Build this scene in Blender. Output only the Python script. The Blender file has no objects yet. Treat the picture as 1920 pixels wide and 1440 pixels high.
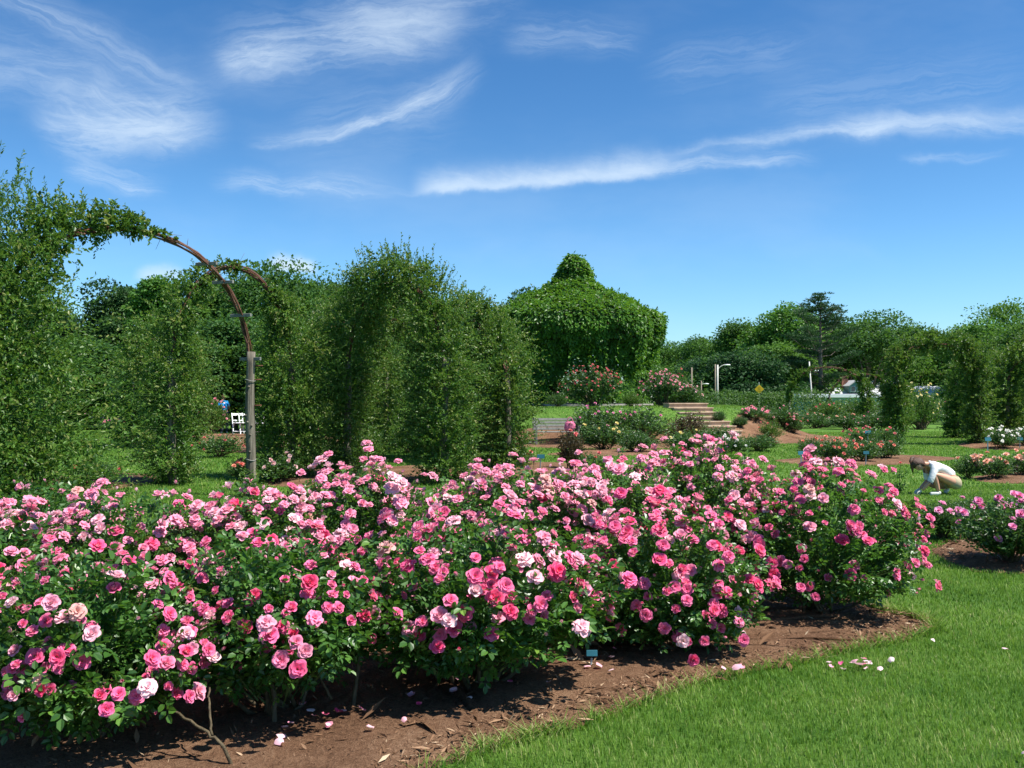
import bpy, math, random
import numpy as np
from mathutils import Vector, Matrix

scene = bpy.context.scene
COL = scene.collection
R = math.radians
rng = np.random.default_rng(7)
random.seed(7)

# ------------------------------------------------------------------ camera
F = 1732.0          # focal length in photograph pixels
HOR = 745.0         # horizon row of the photograph
EYE = 1.65
cam_d = bpy.data.cameras.new("camera")
cam = bpy.data.objects.new("camera", cam_d)
COL.objects.link(cam)
cam.location = (0, 0, EYE)
cam.rotation_euler = (R(90), 0, 0)
cam_d.sensor_width = 36.0
cam_d.lens = 36.0 * F / 1920.0
cam_d.shift_y = (HOR - 720.0) / 1920.0
cam_d.clip_start = 0.05
cam_d.clip_end = 3000
scene.camera = cam

# ------------------------------------------------------------------ light
SUN_AZ, SUN_EL = 110.0, 60.0       # azimuth from +Y towards +X
SUN_STRENGTH, SKY_STRENGTH = 5.0, 0.085
scene.view_settings.view_transform = 'Standard'
scene.view_settings.look = 'None'
scene.view_settings.gamma = 1.0
scene.view_settings.exposure = 0.78
sv = Vector((math.cos(R(SUN_EL)) * math.sin(R(SUN_AZ)), math.cos(R(SUN_EL)) * math.cos(R(SUN_AZ)), math.sin(R(SUN_EL))))
sd = bpy.data.lights.new("sun", 'SUN')
sd.energy = SUN_STRENGTH
sd.angle = R(0.5)
sd.color = (1.0, 0.95, 0.87)
sun = bpy.data.objects.new("sun", sd)
COL.objects.link(sun)
sun.rotation_euler = (-sv).to_track_quat('-Z', 'Y').to_euler()


class NG:
    """tiny helper for writing node maths"""
    def __init__(s, tree):
        s.t = tree; s.n = tree.nodes; s.l = tree.links
    def new(s, typ, **kw):
        n = s.n.new(typ)
        for k, v in kw.items():
            setattr(n, k, v)
        return n
    def put(s, sock, v):
        if isinstance(v, bpy.types.NodeSocket):
            s.l.new(v, sock)
        elif v is not None:
            sock.default_value = v
    def m(s, op, a, b=None, c=None, clamp=False):
        n = s.n.new('ShaderNodeMath'); n.operation = op; n.use_clamp = clamp
        s.put(n.inputs[0], a)
        if b is not None: s.put(n.inputs[1], b)
        if c is not None: s.put(n.inputs[2], c)
        return n.outputs[0]
    def noise(s, vec, scale, detail=4.0, rough=0.55, dist=0.0):
        n = s.n.new('ShaderNodeTexNoise')
        if vec is not None: s.l.new(vec, n.inputs['Vector'])
        n.inputs['Scale'].default_value = scale
        n.inputs['Detail'].default_value = detail
        n.inputs['Roughness'].default_value = rough
        n.inputs['Distortion'].default_value = dist
        return n.outputs['Fac']
    def comb(s, x, y, z=0.0):
        n = s.n.new('ShaderNodeCombineXYZ')
        for k, v in enumerate((x, y, z)): s.put(n.inputs[k], v)
        return n.outputs[0]
    def ramp(s, fac, stops, interp='LINEAR'):
        n = s.n.new('ShaderNodeValToRGB'); n.color_ramp.interpolation = interp
        els = n.color_ramp.elements
        while len(els) < len(stops): els.new(0.5)
        for e, (p, c) in zip(els, stops):
            e.position = p; e.color = (*c, 1) if len(c) == 3 else c
        s.put(n.inputs[0], fac)
        return n.outputs['Color']
    def mix(s, fac, a, b, typ='MIX'):
        n = s.n.new('ShaderNodeMix'); n.data_type = 'RGBA'; n.blend_type = typ; n.clamp_factor = True
        s.put(n.inputs[0], fac)
        for sock, v in ((n.inputs[6], a), (n.inputs[7], b)):
            if isinstance(v, tuple) and len(v) == 3: v = (*v, 1)
            s.put(sock, v)
        return n.outputs[2]
    def smooth(s, v, lo, hi, a=0.0, b=1.0):
        n = s.n.new('ShaderNodeMapRange'); n.interpolation_type = 'SMOOTHSTEP'
        s.put(n.inputs[0], v)
        for k, q in zip((1, 2, 3, 4), (lo, hi, a, b)): n.inputs[k].default_value = q
        return n.outputs[0]


# ------------------------------------------------------------------ sky with thin cirrus
world = bpy.data.worlds.new("World")
scene.world = world
world.use_nodes = True
g = NG(world.node_tree)
bgn = world.node_tree.nodes['Background']
sky = g.new('ShaderNodeTexSky', sky_type='NISHITA')
sky.sun_disc = False
sky.sun_elevation = R(SUN_EL)
sky.sun_rotation = R(SUN_AZ)
sky.altitude = 0
sky.air_density = 1.0
sky.dust_density = 0.35
sky.ozone_density = 2.2
tc = g.new('ShaderNodeTexCoord')
sep = g.new('ShaderNodeSeparateXYZ')
g.l.new(tc.outputs['Generated'], sep.inputs[0])
yy = g.m('MAXIMUM', sep.outputs[1], 0.08)
U = g.m('DIVIDE', sep.outputs[0], yy)
V = g.m('DIVIDE', sep.outputs[2], yy)
base = g.comb(U, V, 0.0)
w1 = g.noise(base, 5.0, 3.0)
w2 = g.noise(g.comb(g.m('ADD', U, 7.3), g.m('ADD', V, 3.1), 0.0), 5.0, 3.0)
w3 = g.noise(g.comb(g.m('ADD', U, 2.3), g.m('ADD', V, 9.1), 0.0), 22.0, 4.0, 0.6)
UW = g.m('ADD', U, g.m('MULTIPLY', g.m('SUBTRACT', w1, 0.5), 0.055))
VW = g.m('ADD', g.m('ADD', V, g.m('MULTIPLY', g.m('SUBTRACT', w2, 0.5), 0.035)), g.m('MULTIPLY', g.m('SUBTRACT', w3, 0.5), 0.020))


def stroke(x0, y0, x1, y1, wlo, whi, amp, curve=0.0, fscale=(10, 95), e0=0.25, e1=0.35, fib=0.78):
    u0, v0, u1, v1 = (x0 - 960) / F, (HOR - y0) / F, (x1 - 960) / F, (HOR - y1) / F
    L = math.hypot(u1 - u0, v1 - v0); dx, dy = (u1 - u0) / L, (v1 - v0) / L
    pu, pv = g.m('SUBTRACT', UW, u0), g.m('SUBTRACT', VW, v0)
    t = g.m('DIVIDE', g.m('ADD', g.m('MULTIPLY', pu, dx), g.m('MULTIPLY', pv, dy)), L)
    s_ = g.m('SUBTRACT', g.m('MULTIPLY', pv, dx), g.m('MULTIPLY', pu, dy))
    if curve:
        s_ = g.m('SUBTRACT', s_, g.m('MULTIPLY', g.m('MULTIPLY', t, g.m('SUBTRACT', 1.0, t)), 4 * curve / F))
    up = g.m('DIVIDE', g.m('MAXIMUM', s_, 0.0), whi / F)
    lo = g.m('DIVIDE', g.m('MAXIMUM', g.m('MULTIPLY', s_, -1.0), 0.0), wlo / F)
    q = g.m('ADD', g.m('MULTIPLY', up, up), g.m('MULTIPLY', lo, lo))
    gs = g.m('EXPONENT', g.m('MULTIPLY', q, -1.0))
    ends = g.m('MULTIPLY', g.smooth(t, 0.0, e0), g.smooth(t, 1.0 - e1, 1.0, 1.0, 0.0))
    fv = g.comb(g.m('ADD', g.m('MULTIPLY', t, L * fscale[0]), g.m('MULTIPLY', s_, fscale[0] * 2.2)), g.m('MULTIPLY', s_, fscale[1]), x0 * 0.01)
    fb = g.smooth(g.noise(fv, 1.0, 8.0, 0.70, 0.6), 0.36, 0.66)
    return g.m('MULTIPLY', g.m('MULTIPLY', gs, ends), g.m('MULTIPLY', g.m('ADD', g.m('MULTIPLY', fb, fib), 1 - fib), amp))


strokes = [
    (690, 366, 1330, 306, 5, 12, 0.32, 4, (14, 40), 0.3, 0.3, 0.4), (1180, 303, 1660, 236, 4, 10, 0.30, 5, (12, 60), 0.3, 0.3, 0.45), (1560, 232, 2100, 250, 8, 18, 0.3, 16, (9, 60), 0.3, 0.2, 0.5),
    (30, 225, 420, 262, 22, 34, 0.45, 10, (10, 30), 0.3, 0.3, 0.5), (640, 100, 900, 20, 30, 40, 0.35, 0, (10, 30), 0.3, 0.3, 0.5),
    (440, 275, 905, 112, 6, 15, 0.8, -48), (700, 235, 930, 110, 22, 30, 0.40, -8),
    (60, 255, 440, 225, 34, 90, 0.62, -18, (16, 60)), (170, 150, 330, 235, 40, 36, 0.38, 0, (16, 60)),
    (360, 120, 900, 60, 42, 60, 0.55, 8, (14, 60)), (400, 125, 560, 70, 34, 30, 0.45, 0, (14, 60)),
    (560, 40, 1010, -10, 60, 50, 0.30, 0, (14, 60)), (-120, -60, 420, 190, 22, 30, 0.42, 8, (5, 50)),
    (-200, 130, 300, 150, 50, 70, 0.28, 0, (12, 60)),
    (770, 354, 1260, 318, 8, 30, 1.0, 2, (16, 30), 0.12, 0.16, 0.35), (1130, 322, 1560, 300, 8, 20, 0.5, 0),
    (1330, 284, 1720, 226, 7, 17, 0.60, 0, (9, 50), 0.3, 0.2), (1540, 246, 2080, 262, 14, 24, 0.62, 18, (9, 40), 0.2, 0.2),
    (380, 350, 780, 360, 12, 22, 0.45, -4), (100, 315, 330, 372, 16, 22, 0.55, 4), (1680, 290, 1900, 296, 6, 10, 0.25, -4),
    (930, 75, 1230, 80, 22, 30, 0.28, 0), (1180, 150, 1560, 60, 40, 40, 0.16, 0), (500, 250, 900, 190, 60, 60, 0.14, 0),
    (1380, 210, 2000, 130, 60, 60, 0.14, 0), (500, 500, 612, 500, 9, 14, 2.0, 6, (30, 30), 0.3, 0.35, 0.1), (240, 524, 360, 520, 9, 12, 0.8, 4, (30, 30), 0.3, 0.3, 0.2),
]
tot = 0.0
for s_ in strokes:
    tot = g.m('ADD', stroke(*s_), tot)
haze_n = g.m('MULTIPLY', g.smooth(g.noise(g.comb(UW, g.m('MULTIPLY', VW, 2.5), 0.3), 3.0, 5.0), 0.45, 0.8), 0.12)
tot = g.m('ADD', tot, haze_n)
mask = g.m('MULTIPLY', g.m('SUBTRACT', 1.0, g.m('EXPONENT', g.m('MULTIPLY', tot, -0.95))), g.smooth(sep.outputs[1], 0.1, 0.3))
# the blue of this clear June sky
elev = g.ramp(g.smooth(sep.outputs[2], 0.0, 0.45), [(0, (.80, 1.06, 1.27)), (.25, (.77, 1.01, 1.22)), (.6, (.68, .88, 1.06)), (1, (.60, .80, .99))])
tint = g.mix(1.0, sky.outputs[0], elev, 'MULTIPLY')
hs = g.new('ShaderNodeHueSaturation')
hs.inputs['Saturation'].default_value = 1.12
g.l.new(tint, hs.inputs['Color'])
cc = g.mix(mask, hs.outputs[0], (5.6, 6.6, 7.6))
g.l.new(cc, bgn.inputs['Color'])
bgn.inputs['Strength'].default_value = SKY_STRENGTH


# ------------------------------------------------------------------ helpers
def gp(px, py):
    d = EYE * F / (py - HOR)
    return ((px - 960) * d / F, d)
def wx(px, d): return (px - 960) * d / F
def wz(py, d): return EYE - (py - HOR) * d / F


MC = (2.8, 42.0)
def sst(x, a, b):
    t = np.clip((x - a) / (b - a), 0, 1)
    return t * t * (3 - 2 * t)
def Hn(x, y):
    x = np.asarray(x, float); y = np.asarray(y, float)
    r = np.hypot(x - MC[0], (y - MC[1]))
    z = 1.25 * sst(r, 10.7, 7.3)
    z = z + 0.02 * np.sin(x * 0.7 + 1) * np.sin(y * 0.45)
    z = z - 2.2 * sst(y, 66, 84)
    far = sst(np.hypot(x, y), 130, 420)
    z = z + 9.0 * far
    return z
def H(x, y): return float(Hn(x, y))


def nrm(v):
    return v / np.maximum(np.linalg.norm(v, axis=-1, keepdims=True), 1e-9)
def runit(n, r=None):
    r = r or rng
    return nrm(r.normal(size=(n, 3)))


class Soup:
    def __init__(s):
        s.v = []; s.f = {3: [], 4: []}; s.fm = {3: [], 4: []}; s.t = []; s.n = 0
    def add(s, V_, quads=None, tris=None, tint=0.5, mat=0):
        V_ = np.asarray(V_, float).reshape(-1, 3)
        for k, fa in ((4, quads), (3, tris)):
            if fa is not None and len(fa):
                fa = np.asarray(fa, int)
                s.f[k].append(fa + s.n)
                s.fm[k].append(np.full(len(fa), mat, int))
        s.v.append(V_)
        tt = np.asarray(tint, float)
        s.t.append(np.full(len(V_), float(tt)) if tt.ndim == 0 else tt.reshape(-1))
        s.n += len(V_)
        return s
    def mesh(s, name, mats, smooth=False):
        me = bpy.data.meshes.new(name)
        Vv = np.concatenate(s.v)
        q = np.concatenate(s.f[4]) if s.f[4] else np.zeros((0, 4), int)
        t = np.concatenate(s.f[3]) if s.f[3] else np.zeros((0, 3), int)
        qm = np.concatenate(s.fm[4]) if s.fm[4] else np.zeros(0, int)
        tm = np.concatenate(s.fm[3]) if s.fm[3] else np.zeros(0, int)
        me.vertices.add(len(Vv)); me.vertices.foreach_set('co', Vv.astype(np.float32).ravel())
        me.loops.add(q.size + t.size)
        me.loops.foreach_set('vertex_index', np.concatenate([q.ravel(), t.ravel()]).astype(np.int32))
        nf = len(q) + len(t)
        me.polygons.add(nf)
        ls = np.concatenate([np.arange(len(q)) * 4, q.size + np.arange(len(t)) * 3]).astype(np.int32)
        me.polygons.foreach_set('loop_start', ls)
        me.polygons.foreach_set('material_index', np.concatenate([qm, tm]).astype(np.int32))
        me.polygons.foreach_set('use_smooth', np.full(nf, smooth, bool))
        me.update(calc_edges=True)
        a = me.attributes.new('tint', 'FLOAT', 'POINT')
        a.data.foreach_set('value', np.concatenate(s.t).astype(np.float32))
        for m_ in (mats if isinstance(mats, (list, tuple)) else [mats]):
            me.materials.append(m_)
        return me
    def obj(s, name, mats, parent=None, smooth=False, loc=None, **tags):
        return mkobj(name, s.mesh(name, mats, smooth), parent, loc, **tags)


def tag(o, label=None, category=None, group=None, kind=None):
    if label: o['label'] = label
    if category: o['category'] = category
    if group: o['group'] = group
    if kind: o['kind'] = kind
    return o
def mkobj(name, me, parent=None, loc=None, **tags):
    o = bpy.data.objects.new(name, me)
    COL.objects.link(o)
    if parent is not None: o.parent = parent
    if loc is not None: o.location = loc
    return tag(o, **tags)
def empty(name, loc=(0, 0, 0), rz=0.0, **tags):
    o = bpy.data.objects.new(name, None)
    COL.objects.link(o)
    o.location = loc; o.rotation_euler = (0, 0, rz)
    o.empty_display_size = 0.1
    return tag(o, **tags)


def tube(path, rad, sides=6, cap=True):
    P = np.asarray(path, float); n = len(P)
    rad = np.full(n, rad) if np.isscalar(rad) else np.asarray(rad, float)
    T = np.gradient(P, axis=0); T = nrm(T)
    ref = np.array([0, 0, 1.0]) if abs(T[0][2]) < 0.9 else np.array([1.0, 0, 0])
    A = nrm(np.cross(T, ref)); B = np.cross(T, A)
    an = np.arange(sides) * 2 * math.pi / sides
    V_ = P[:, None] + rad[:, None, None] * (np.cos(an)[None, :, None] * A[:, None] + np.sin(an)[None, :, None] * B[:, None])
    V_ = V_.reshape(-1, 3)
    i = np.arange(n - 1)[:, None] * sides; k = np.arange(sides)[None, :]; k2 = (k + 1) % sides
    q = np.stack([i + k, i + k2, i + sides + k2, i + sides + k], -1).reshape(-1, 4)
    tr = None
    if cap:
        V_ = np.vstack([V_, P[:1], P[-1:]])
        c0, c1 = n * sides, n * sides + 1
        kk = np.arange(sides); kk2 = (kk + 1) % sides
        tr = np.vstack([np.stack([np.full(sides, c0), kk2, kk], -1), np.stack([np.full(sides, c1), (n - 1) * sides + kk, (n - 1) * sides + kk2], -1)])
    return V_, q, tr


def tubes3(S_, E_, r0, r1, bend=None, sides=3, segs=4):
    """many thin bent stems at once"""
    n = len(S_); t = np.linspace(0, 1, segs)
    bend = np.zeros((n, 3)) if bend is None else bend
    P = S_[:, None] + (E_ - S_)[:, None] * t[None, :, None] + bend[:, None] * (4 * t * (1 - t))[None, :, None]
    T = nrm(E_ - S_)
    ref = np.where(np.abs(T[:, 2:3]) < 0.9, np.array([[0, 0, 1.0]]), np.array([[1.0, 0, 0]]))
    A = nrm(np.cross(T, ref)); B = np.cross(T, A)
    an = np.arange(sides) * 2 * math.pi / sides
    rr = (np.asarray(r0).reshape(-1, 1) * (1 - t) + np.asarray(r1).reshape(-1, 1) * t)
    rr = np.broadcast_to(rr, (n, segs))
    V_ = P[:, :, None] + rr[:, :, None, None] * (np.cos(an)[None, None, :, None] * A[:, None, None] + np.sin(an)[None, None, :, None] * B[:, None, None])
    b = np.arange(n)[:, None, None] * (segs * sides); i = np.arange(segs - 1)[None, :, None] * sides; k = np.arange(sides)[None, None, :]
    k2 = (k + 1) % sides
    q = np.stack([b + i + k, b + i + k2, b + i + sides + k2, b + i + sides + k], -1).reshape(-1, 4)
    return V_.reshape(-1, 3), q


def leafverts(P, A, N, L, W, kind='hex'):
    A = nrm(A); N = nrm(N - A * np.sum(A * N, -1, keepdims=True)); S_ = np.cross(A, N)
    if kind == 'hex':
        T = np.array([(0, 0, 0), (.26, .42, .16), (.70, .38, .14), (1, 0, -.10), (.70, -.38, .14), (.26, -.42, .16)])
        Q = np.array([(0, 1, 2, 3), (0, 3, 4, 5)])
    else:
        T = np.array([(0, 0, 0), (.5, .5, .12), (1, 0, -.06), (.5, -.5, .12)])
        Q = np.array([(0, 1, 2, 3)])
    L = np.broadcast_to(np.asarray(L, float), (len(P),)); W = np.broadcast_to(np.asarray(W, float), (len(P),))
    V_ = P[:, None] + A[:, None] * (T[:, 0][None, :, None] * L[:, None, None]) + S_[:, None] * (T[:, 1][None, :, None] * W[:, None, None]) + N[:, None] * (T[:, 2][None, :, None] * W[:, None, None])
    k = len(T)
    q = (Q[None] + (np.arange(len(P)) * k)[:, None, None]).reshape(-1, 4)
    return V_.reshape(-1, 3), q, k


def add_leaves(soup, P, A, N, L, W, tint, kind='hex', mat=0):
    V_, q, k = leafverts(P, A, N, L, W, kind)
    soup.add(V_, q, tint=np.repeat(np.broadcast_to(np.asarray(tint, float), (len(P),)), k), mat=mat)


def sprays(soup, S_, D, L, k, leafL, leafW, r, droop=0.1, spread=1.0, tint=0.5, tvar=0.25, t0=0.12, kind='hex', mat=0, upb=0.7, tip=0.0):
    """leafy shoots: S_ starts, D directions, L lengths, k leaves on each"""
    n = len(S_); D = nrm(D); L = np.broadcast_to(np.asarray(L, float), (n,))
    t = t0 + (1 - t0) * (np.arange(k)[None] + r.random((n, k))) / k
    up = np.array([0, 0, 1.0])
    P = S_[:, None] + D[:, None] * (L[:, None] * t)[..., None] - up * (droop * L[:, None] * t * t)[..., None]
    T = nrm(D[:, None] - up * (2 * droop * t)[..., None]).reshape(-1, 3)
    P = P.reshape(-1, 3); m_ = len(P)
    rd = runit(m_, r); rd = nrm(rd - T * np.sum(rd * T, -1, keepdims=True))
    A = nrm(T * 0.7 + rd * spread + up * 0.05)
    N = nrm(up * upb + runit(m_, r) * 0.8 + rd * 0.1)
    sc = r.uniform(0.6, 1.15, m_)
    tn = np.broadcast_to(np.asarray(tint, float).reshape(-1, 1) if np.ndim(tint) else tint, (n, k)).reshape(-1)
    tn = np.clip(tn + r.normal(0, tvar, m_) + tip * (t.reshape(-1) - .5), 0, 1)
    add_leaves(soup, P, A, N, leafL * sc, leafW * sc, tn, kind, mat)
    return P


def lump(P, f=1.0, seed=0.0):
    x, y, z = P[..., 0] * f + seed, P[..., 1] * f + seed * 1.7, P[..., 2] * f - seed
    return (np.sin(x * 2.1 + 1.3 * np.sin(y * 1.7)) + np.sin(y * 2.7 + 1.1 * np.sin(z * 2.3)) + np.sin(z * 2.9 + 1.2 * np.sin(x * 1.9))
            + 0.5 * np.sin(x * 5.3 + y * 3.1) + 0.5 * np.sin(z * 6.1 - y * 4.3)) / 4.0


# boxes and other small hard things
def box(soup, c, s, rot=None, mat=0, tint=0.5, bev=0.0):
    cx = np.array([(x, y, z) for x in (-.5, .5) for y in (-.5, .5) for z in (-.5, .5)]) * np.array(s)
    q = np.array([(0, 1, 3, 2), (4, 6, 7, 5), (0, 4, 5, 1), (2, 3, 7, 6), (0, 2, 6, 4), (1, 5, 7, 3)])
    if rot is not None: cx = cx @ np.array(rot.to_matrix() if hasattr(rot, 'to_matrix') else rot).T
    soup.add(cx + np.array(c), q, mat=mat, tint=tint)
def bar(soup, a, b, w, h, mat=0, tint=0.5):
    a, b = Vector(a), Vector(b); d = b - a
    q = d.to_track_quat('X', 'Z').to_matrix()
    box(soup, (a + b) / 2, (d.length, w, h), q, mat, tint)
def bevel(o, w=0.004, seg=2):
    m_ = o.modifiers.new('bevel', 'BEVEL'); m_.width = w; m_.segments = seg; m_.limit_method = 'ANGLE'
    return o


# ------------------------------------------------------------------ materials
def mat(name):
    m_ = bpy.data.materials.new(name); m_.use_nodes = True
    gg = NG(m_.node_tree); b = m_.node_tree.nodes['Principled BSDF']
    return m_, gg, b
def simple(name, col, rough=0.6, spec=0.4, nscale=8.0, var=0.25, bump=0.0, bscale=60.0, stretch=None, metallic=0.0):
    m_, gg, b = mat(name)
    t = gg.new('ShaderNodeTexCoord').outputs['Object']
    if stretch:
        mp = gg.new('ShaderNodeMapping'); mp.inputs['Scale'].default_value = stretch
        gg.l.new(t, mp.inputs[0]); t = mp.outputs[0]
    n = gg.noise(t, nscale, 5.0, 0.6)
    d = tuple(c * (1 - var) for c in col); l = tuple(min(1, c * (1 + var)) for c in col)
    gg.l.new(gg.ramp(n, [(0.3, d), (0.7, l)]), b.inputs['Base Color'])
    b.inputs['Roughness'].default_value = rough
    b.inputs['Specular IOR Level'].default_value = spec
    b.inputs['Metallic'].default_value = metallic
    if bump:
        bp = gg.new('ShaderNodeBump'); bp.inputs['Strength'].default_value = bump; bp.inputs['Distance'].default_value = 0.02
        gg.l.new(gg.noise(t, bscale, 5.0), bp.inputs['Height']); gg.l.new(bp.outputs[0], b.inputs['Normal'])
    return m_
def leafmat(name, stops, trans=(0.25, 0.5, 0.05), tf=0.32, rough=0.42, spec=0.5, patch=0.35, psc=1.2, ov=0.0):
    """leaf material: colour by the leaf's own tint and by soft patches over the plant"""
    m_, gg, b = mat(name)
    at = gg.new('ShaderNodeAttribute', attribute_name='tint')
    t = gg.new('ShaderNodeTexCoord').outputs['Object']
    n = gg.noise(t, psc, 3.0)
    f = gg.m('ADD', at.outputs['Fac'], gg.m('MULTIPLY', gg.m('SUBTRACT', n, 0.5), patch * 2), clamp=True)
    c = gg.ramp(f, stops)
    if ov:
        oi = gg.new('ShaderNodeObjectInfo'); rn = oi.outputs['Random']
        c = gg.mix(1.0, c, gg.ramp(rn, [(0, (1 - ov, 1 - ov * .8, 1 + ov * .5)), (.5, (1.0, 1.0, 1.0)), (1, (1 + ov * 1.6, 1 + ov, 1 - ov * .5))]), 'MULTIPLY')
    gg.l.new(c, b.inputs['Base Color'])
    b.inputs['Roughness'].default_value = rough
    b.inputs['Specular IOR Level'].default_value = spec
    tr = gg.new('ShaderNodeBsdfTranslucent')
    gg.l.new(gg.mix(0.55, c, trans), tr.inputs[0])
    mx = gg.new('ShaderNodeMixShader'); mx.inputs[0].default_value = tf
    gg.l.new(b.outputs[0], mx.inputs[1]); gg.l.new(tr.outputs[0], mx.inputs[2])
    gg.l.new(mx.outputs[0], m_.node_tree.nodes['Material Output'].inputs[0])
    return m_

M = {}
M['rose_leaf'] = leafmat('rose_leaf', [(0, (.016, .056, .012)), (.5, (.050, .138, .024)), (.85, (.115, .255, .038)), (1, (.20, .33, .05))], (.20, .46, .03), 0.30, 0.38, 0.5, .2, 2.0)
M['vine_leaf'] = leafmat('vine_leaf', [(0, (.014, .045, .009)), (.4, (.040, .108, .017)), (.75, (.095, .195, .028)), (1, (.22, .235, .065))], (.27, .48, .04), 0.31, 0.42, 0.35, .24, 1.6)
M['creeper_leaf'] = leafmat('creeper_leaf', [(0, (.018, .065, .010)), (.5, (.058, .160, .020)), (1, (.14, .31, .03))], (.26, .52, .03), 0.32, 0.42, 0.4, .25, .5)
M['tree_leaf'] = leafmat('tree_leaf', [(0, (.020, .065, .014)), (.5, (.050, .130, .022)), (1, (.10, .205, .03))], (.20, .42, .04), 0.30, 0.55, 0.2, .25, .3, .28)
M['tree_leaf_dark'] = leafmat('tree_leaf_dark', [(0, (.014, .045, .016)), (.5, (.028, .078, .024)), (1, (.055, .13, .034))], (.08, .22, .05), 0.24, 0.55, 0.2, .25, .3, .25)
M['tree_leaf_light'] = leafmat('tree_leaf_light', [(0, (.025, .09, .012)), (.5, (.06, .17, .02)), (1, (.12, .26, .03))], (.22, .46, .04), 0.30, 0.5, 0.35, .25, .3)
M['needle'] = leafmat('needle', [(0, (.014, .042, .020)), (.5, (.030, .078, .030)), (1, (.06, .125, .042))], (.10, .24, .06), 0.22, 0.5, 0.3, .2, .3)
M['bed_leaf'] = leafmat('bed_leaf', [(0, (.016, .05, .015)), (.5, (.040, .105, .024)), (.9, (.09, .19, .035)), (1, (.15, .10, .04))], (.18, .38, .04), 0.28, 0.42, 0.5, .25, 2.0)
M['bronze_leaf'] = leafmat('bronze_leaf', [(0, (.030, .022, .012)), (.5, (.07, .055, .022)), (1, (.12, .10, .035))], (.25, .15, .05), 0.25, 0.42, 0.5, .25, 2.0)
M['hedge_leaf'] = leafmat('hedge_leaf', [(0, (.02, .06, .012)), (.5, (.05, .12, .02)), (1, (.11, .19, .03))], (.2, .4, .04), 0.28, 0.5, 0.35, .3, .5)
M['lime_leaf'] = leafmat('lime_leaf', [(0, (.07, .20, .012)), (.5, (.13, .34, .015)), (1, (.2, .45, .03))], (.3, .6, .03), 0.3, 0.5, 0.3, .2, .6)
M['cane'] = simple('cane', (.085, .065, .035), .7, .3, 30, .4, .4, 90)
M['green_cane'] = simple('green_cane', (.07, .11, .03), .6, .4, 30, .35)
M['vine_wood'] = simple('vine_wood', (.13, .065, .045), .8, .3, 14, .45, .5, 90)
M['bark'] = simple('bark', (.15, .125, .10), .9, .2, 3, .4, .6, 12)
M['weathered_post'] = simple('weathered_post', (.165, .145, .112), .9, .15, 22, .75, 1.0, 60, (1, 1, .06))
M['grey_board'] = simple('grey_board', (.20, .20, .18), .8, .3, 9, .3, .4, 40)
M['rust'] = simple('rust', (.14, .055, .03), .8, .3, 20, .4)
M['wire'] = simple('wire', (.22, .22, .20), .5, .5, 20, .3)
M['stone_step'] = simple('stone_step', (.42, .31, .22), .85, .2, 3, .25, .4, 20)
M['white_paint'] = simple('white_paint', (.80, .80, .79), .45, .5, 3, .06)
M['white_roof'] = simple('white_roof', (.50, .51, .53), .6, .3, 1.5, .12)
M['blue_wall'] = simple('blue_wall', (.22, .36, .38), .6, .3, 2, .1)
M['pole_metal'] = simple('pole_metal', (.55, .54, .48), .5, .5, 3, .15)
M['pole_wood'] = simple('pole_wood', (.24, .20, .15), .85, .2, 2, .3)
M['sign_yellow'] = simple('sign_yellow', (.72, .42, .01), .5, .4, 2, .05)
M['black_paint'] = simple('black_paint', (.02, .02, .02), .6, .3, 4, .1)
M['tag_blue'] = simple('tag_blue', (.025, .14, .19), .6, .25, 10, .12)
M['tag_stake'] = simple('tag_stake', (.42, .45, .45), .4, .6, 10, .15)
M['dark_glass'] = simple('dark_glass', (.03, .045, .06), .1, .6, 2, .1)
M['pink_cloth'] = simple('pink_cloth', (.62, .16, .28), .8, .2, 18, .45)
M['gazebo_wood'] = simple('gazebo_wood', (.05, .035, .022), .9, .2, 3, .3)
M['stone_wall'] = simple('stone_wall', (.34, .31, .30), .85, .2, 4, .35, .4, 20)


def brickmat():
    m_, gg, b = mat('chimney_brick')
    t = gg.new('ShaderNodeTexCoord').outputs['Object']
    br = gg.new('ShaderNodeTexBrick')
    br.inputs['Color1'].default_value = (.36, .11, .06, 1); br.inputs['Color2'].default_value = (.42, .15, .08, 1)
    br.inputs['Mortar'].default_value = (.35, .28, .23, 1); br.inputs['Scale'].default_value = 4.0
    mp = gg.new('ShaderNodeMapping'); mp.inputs['Rotation'].default_value = (R(90), 0, 0)
    gg.l.new(t, mp.inputs[0]); gg.l.new(mp.outputs[0], br.inputs[0]); gg.l.new(br.outputs[0], b.inputs['Base Color'])
    b.inputs['Roughness'].default_value = .85
    return m_
M['brick'] = brickmat()


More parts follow.
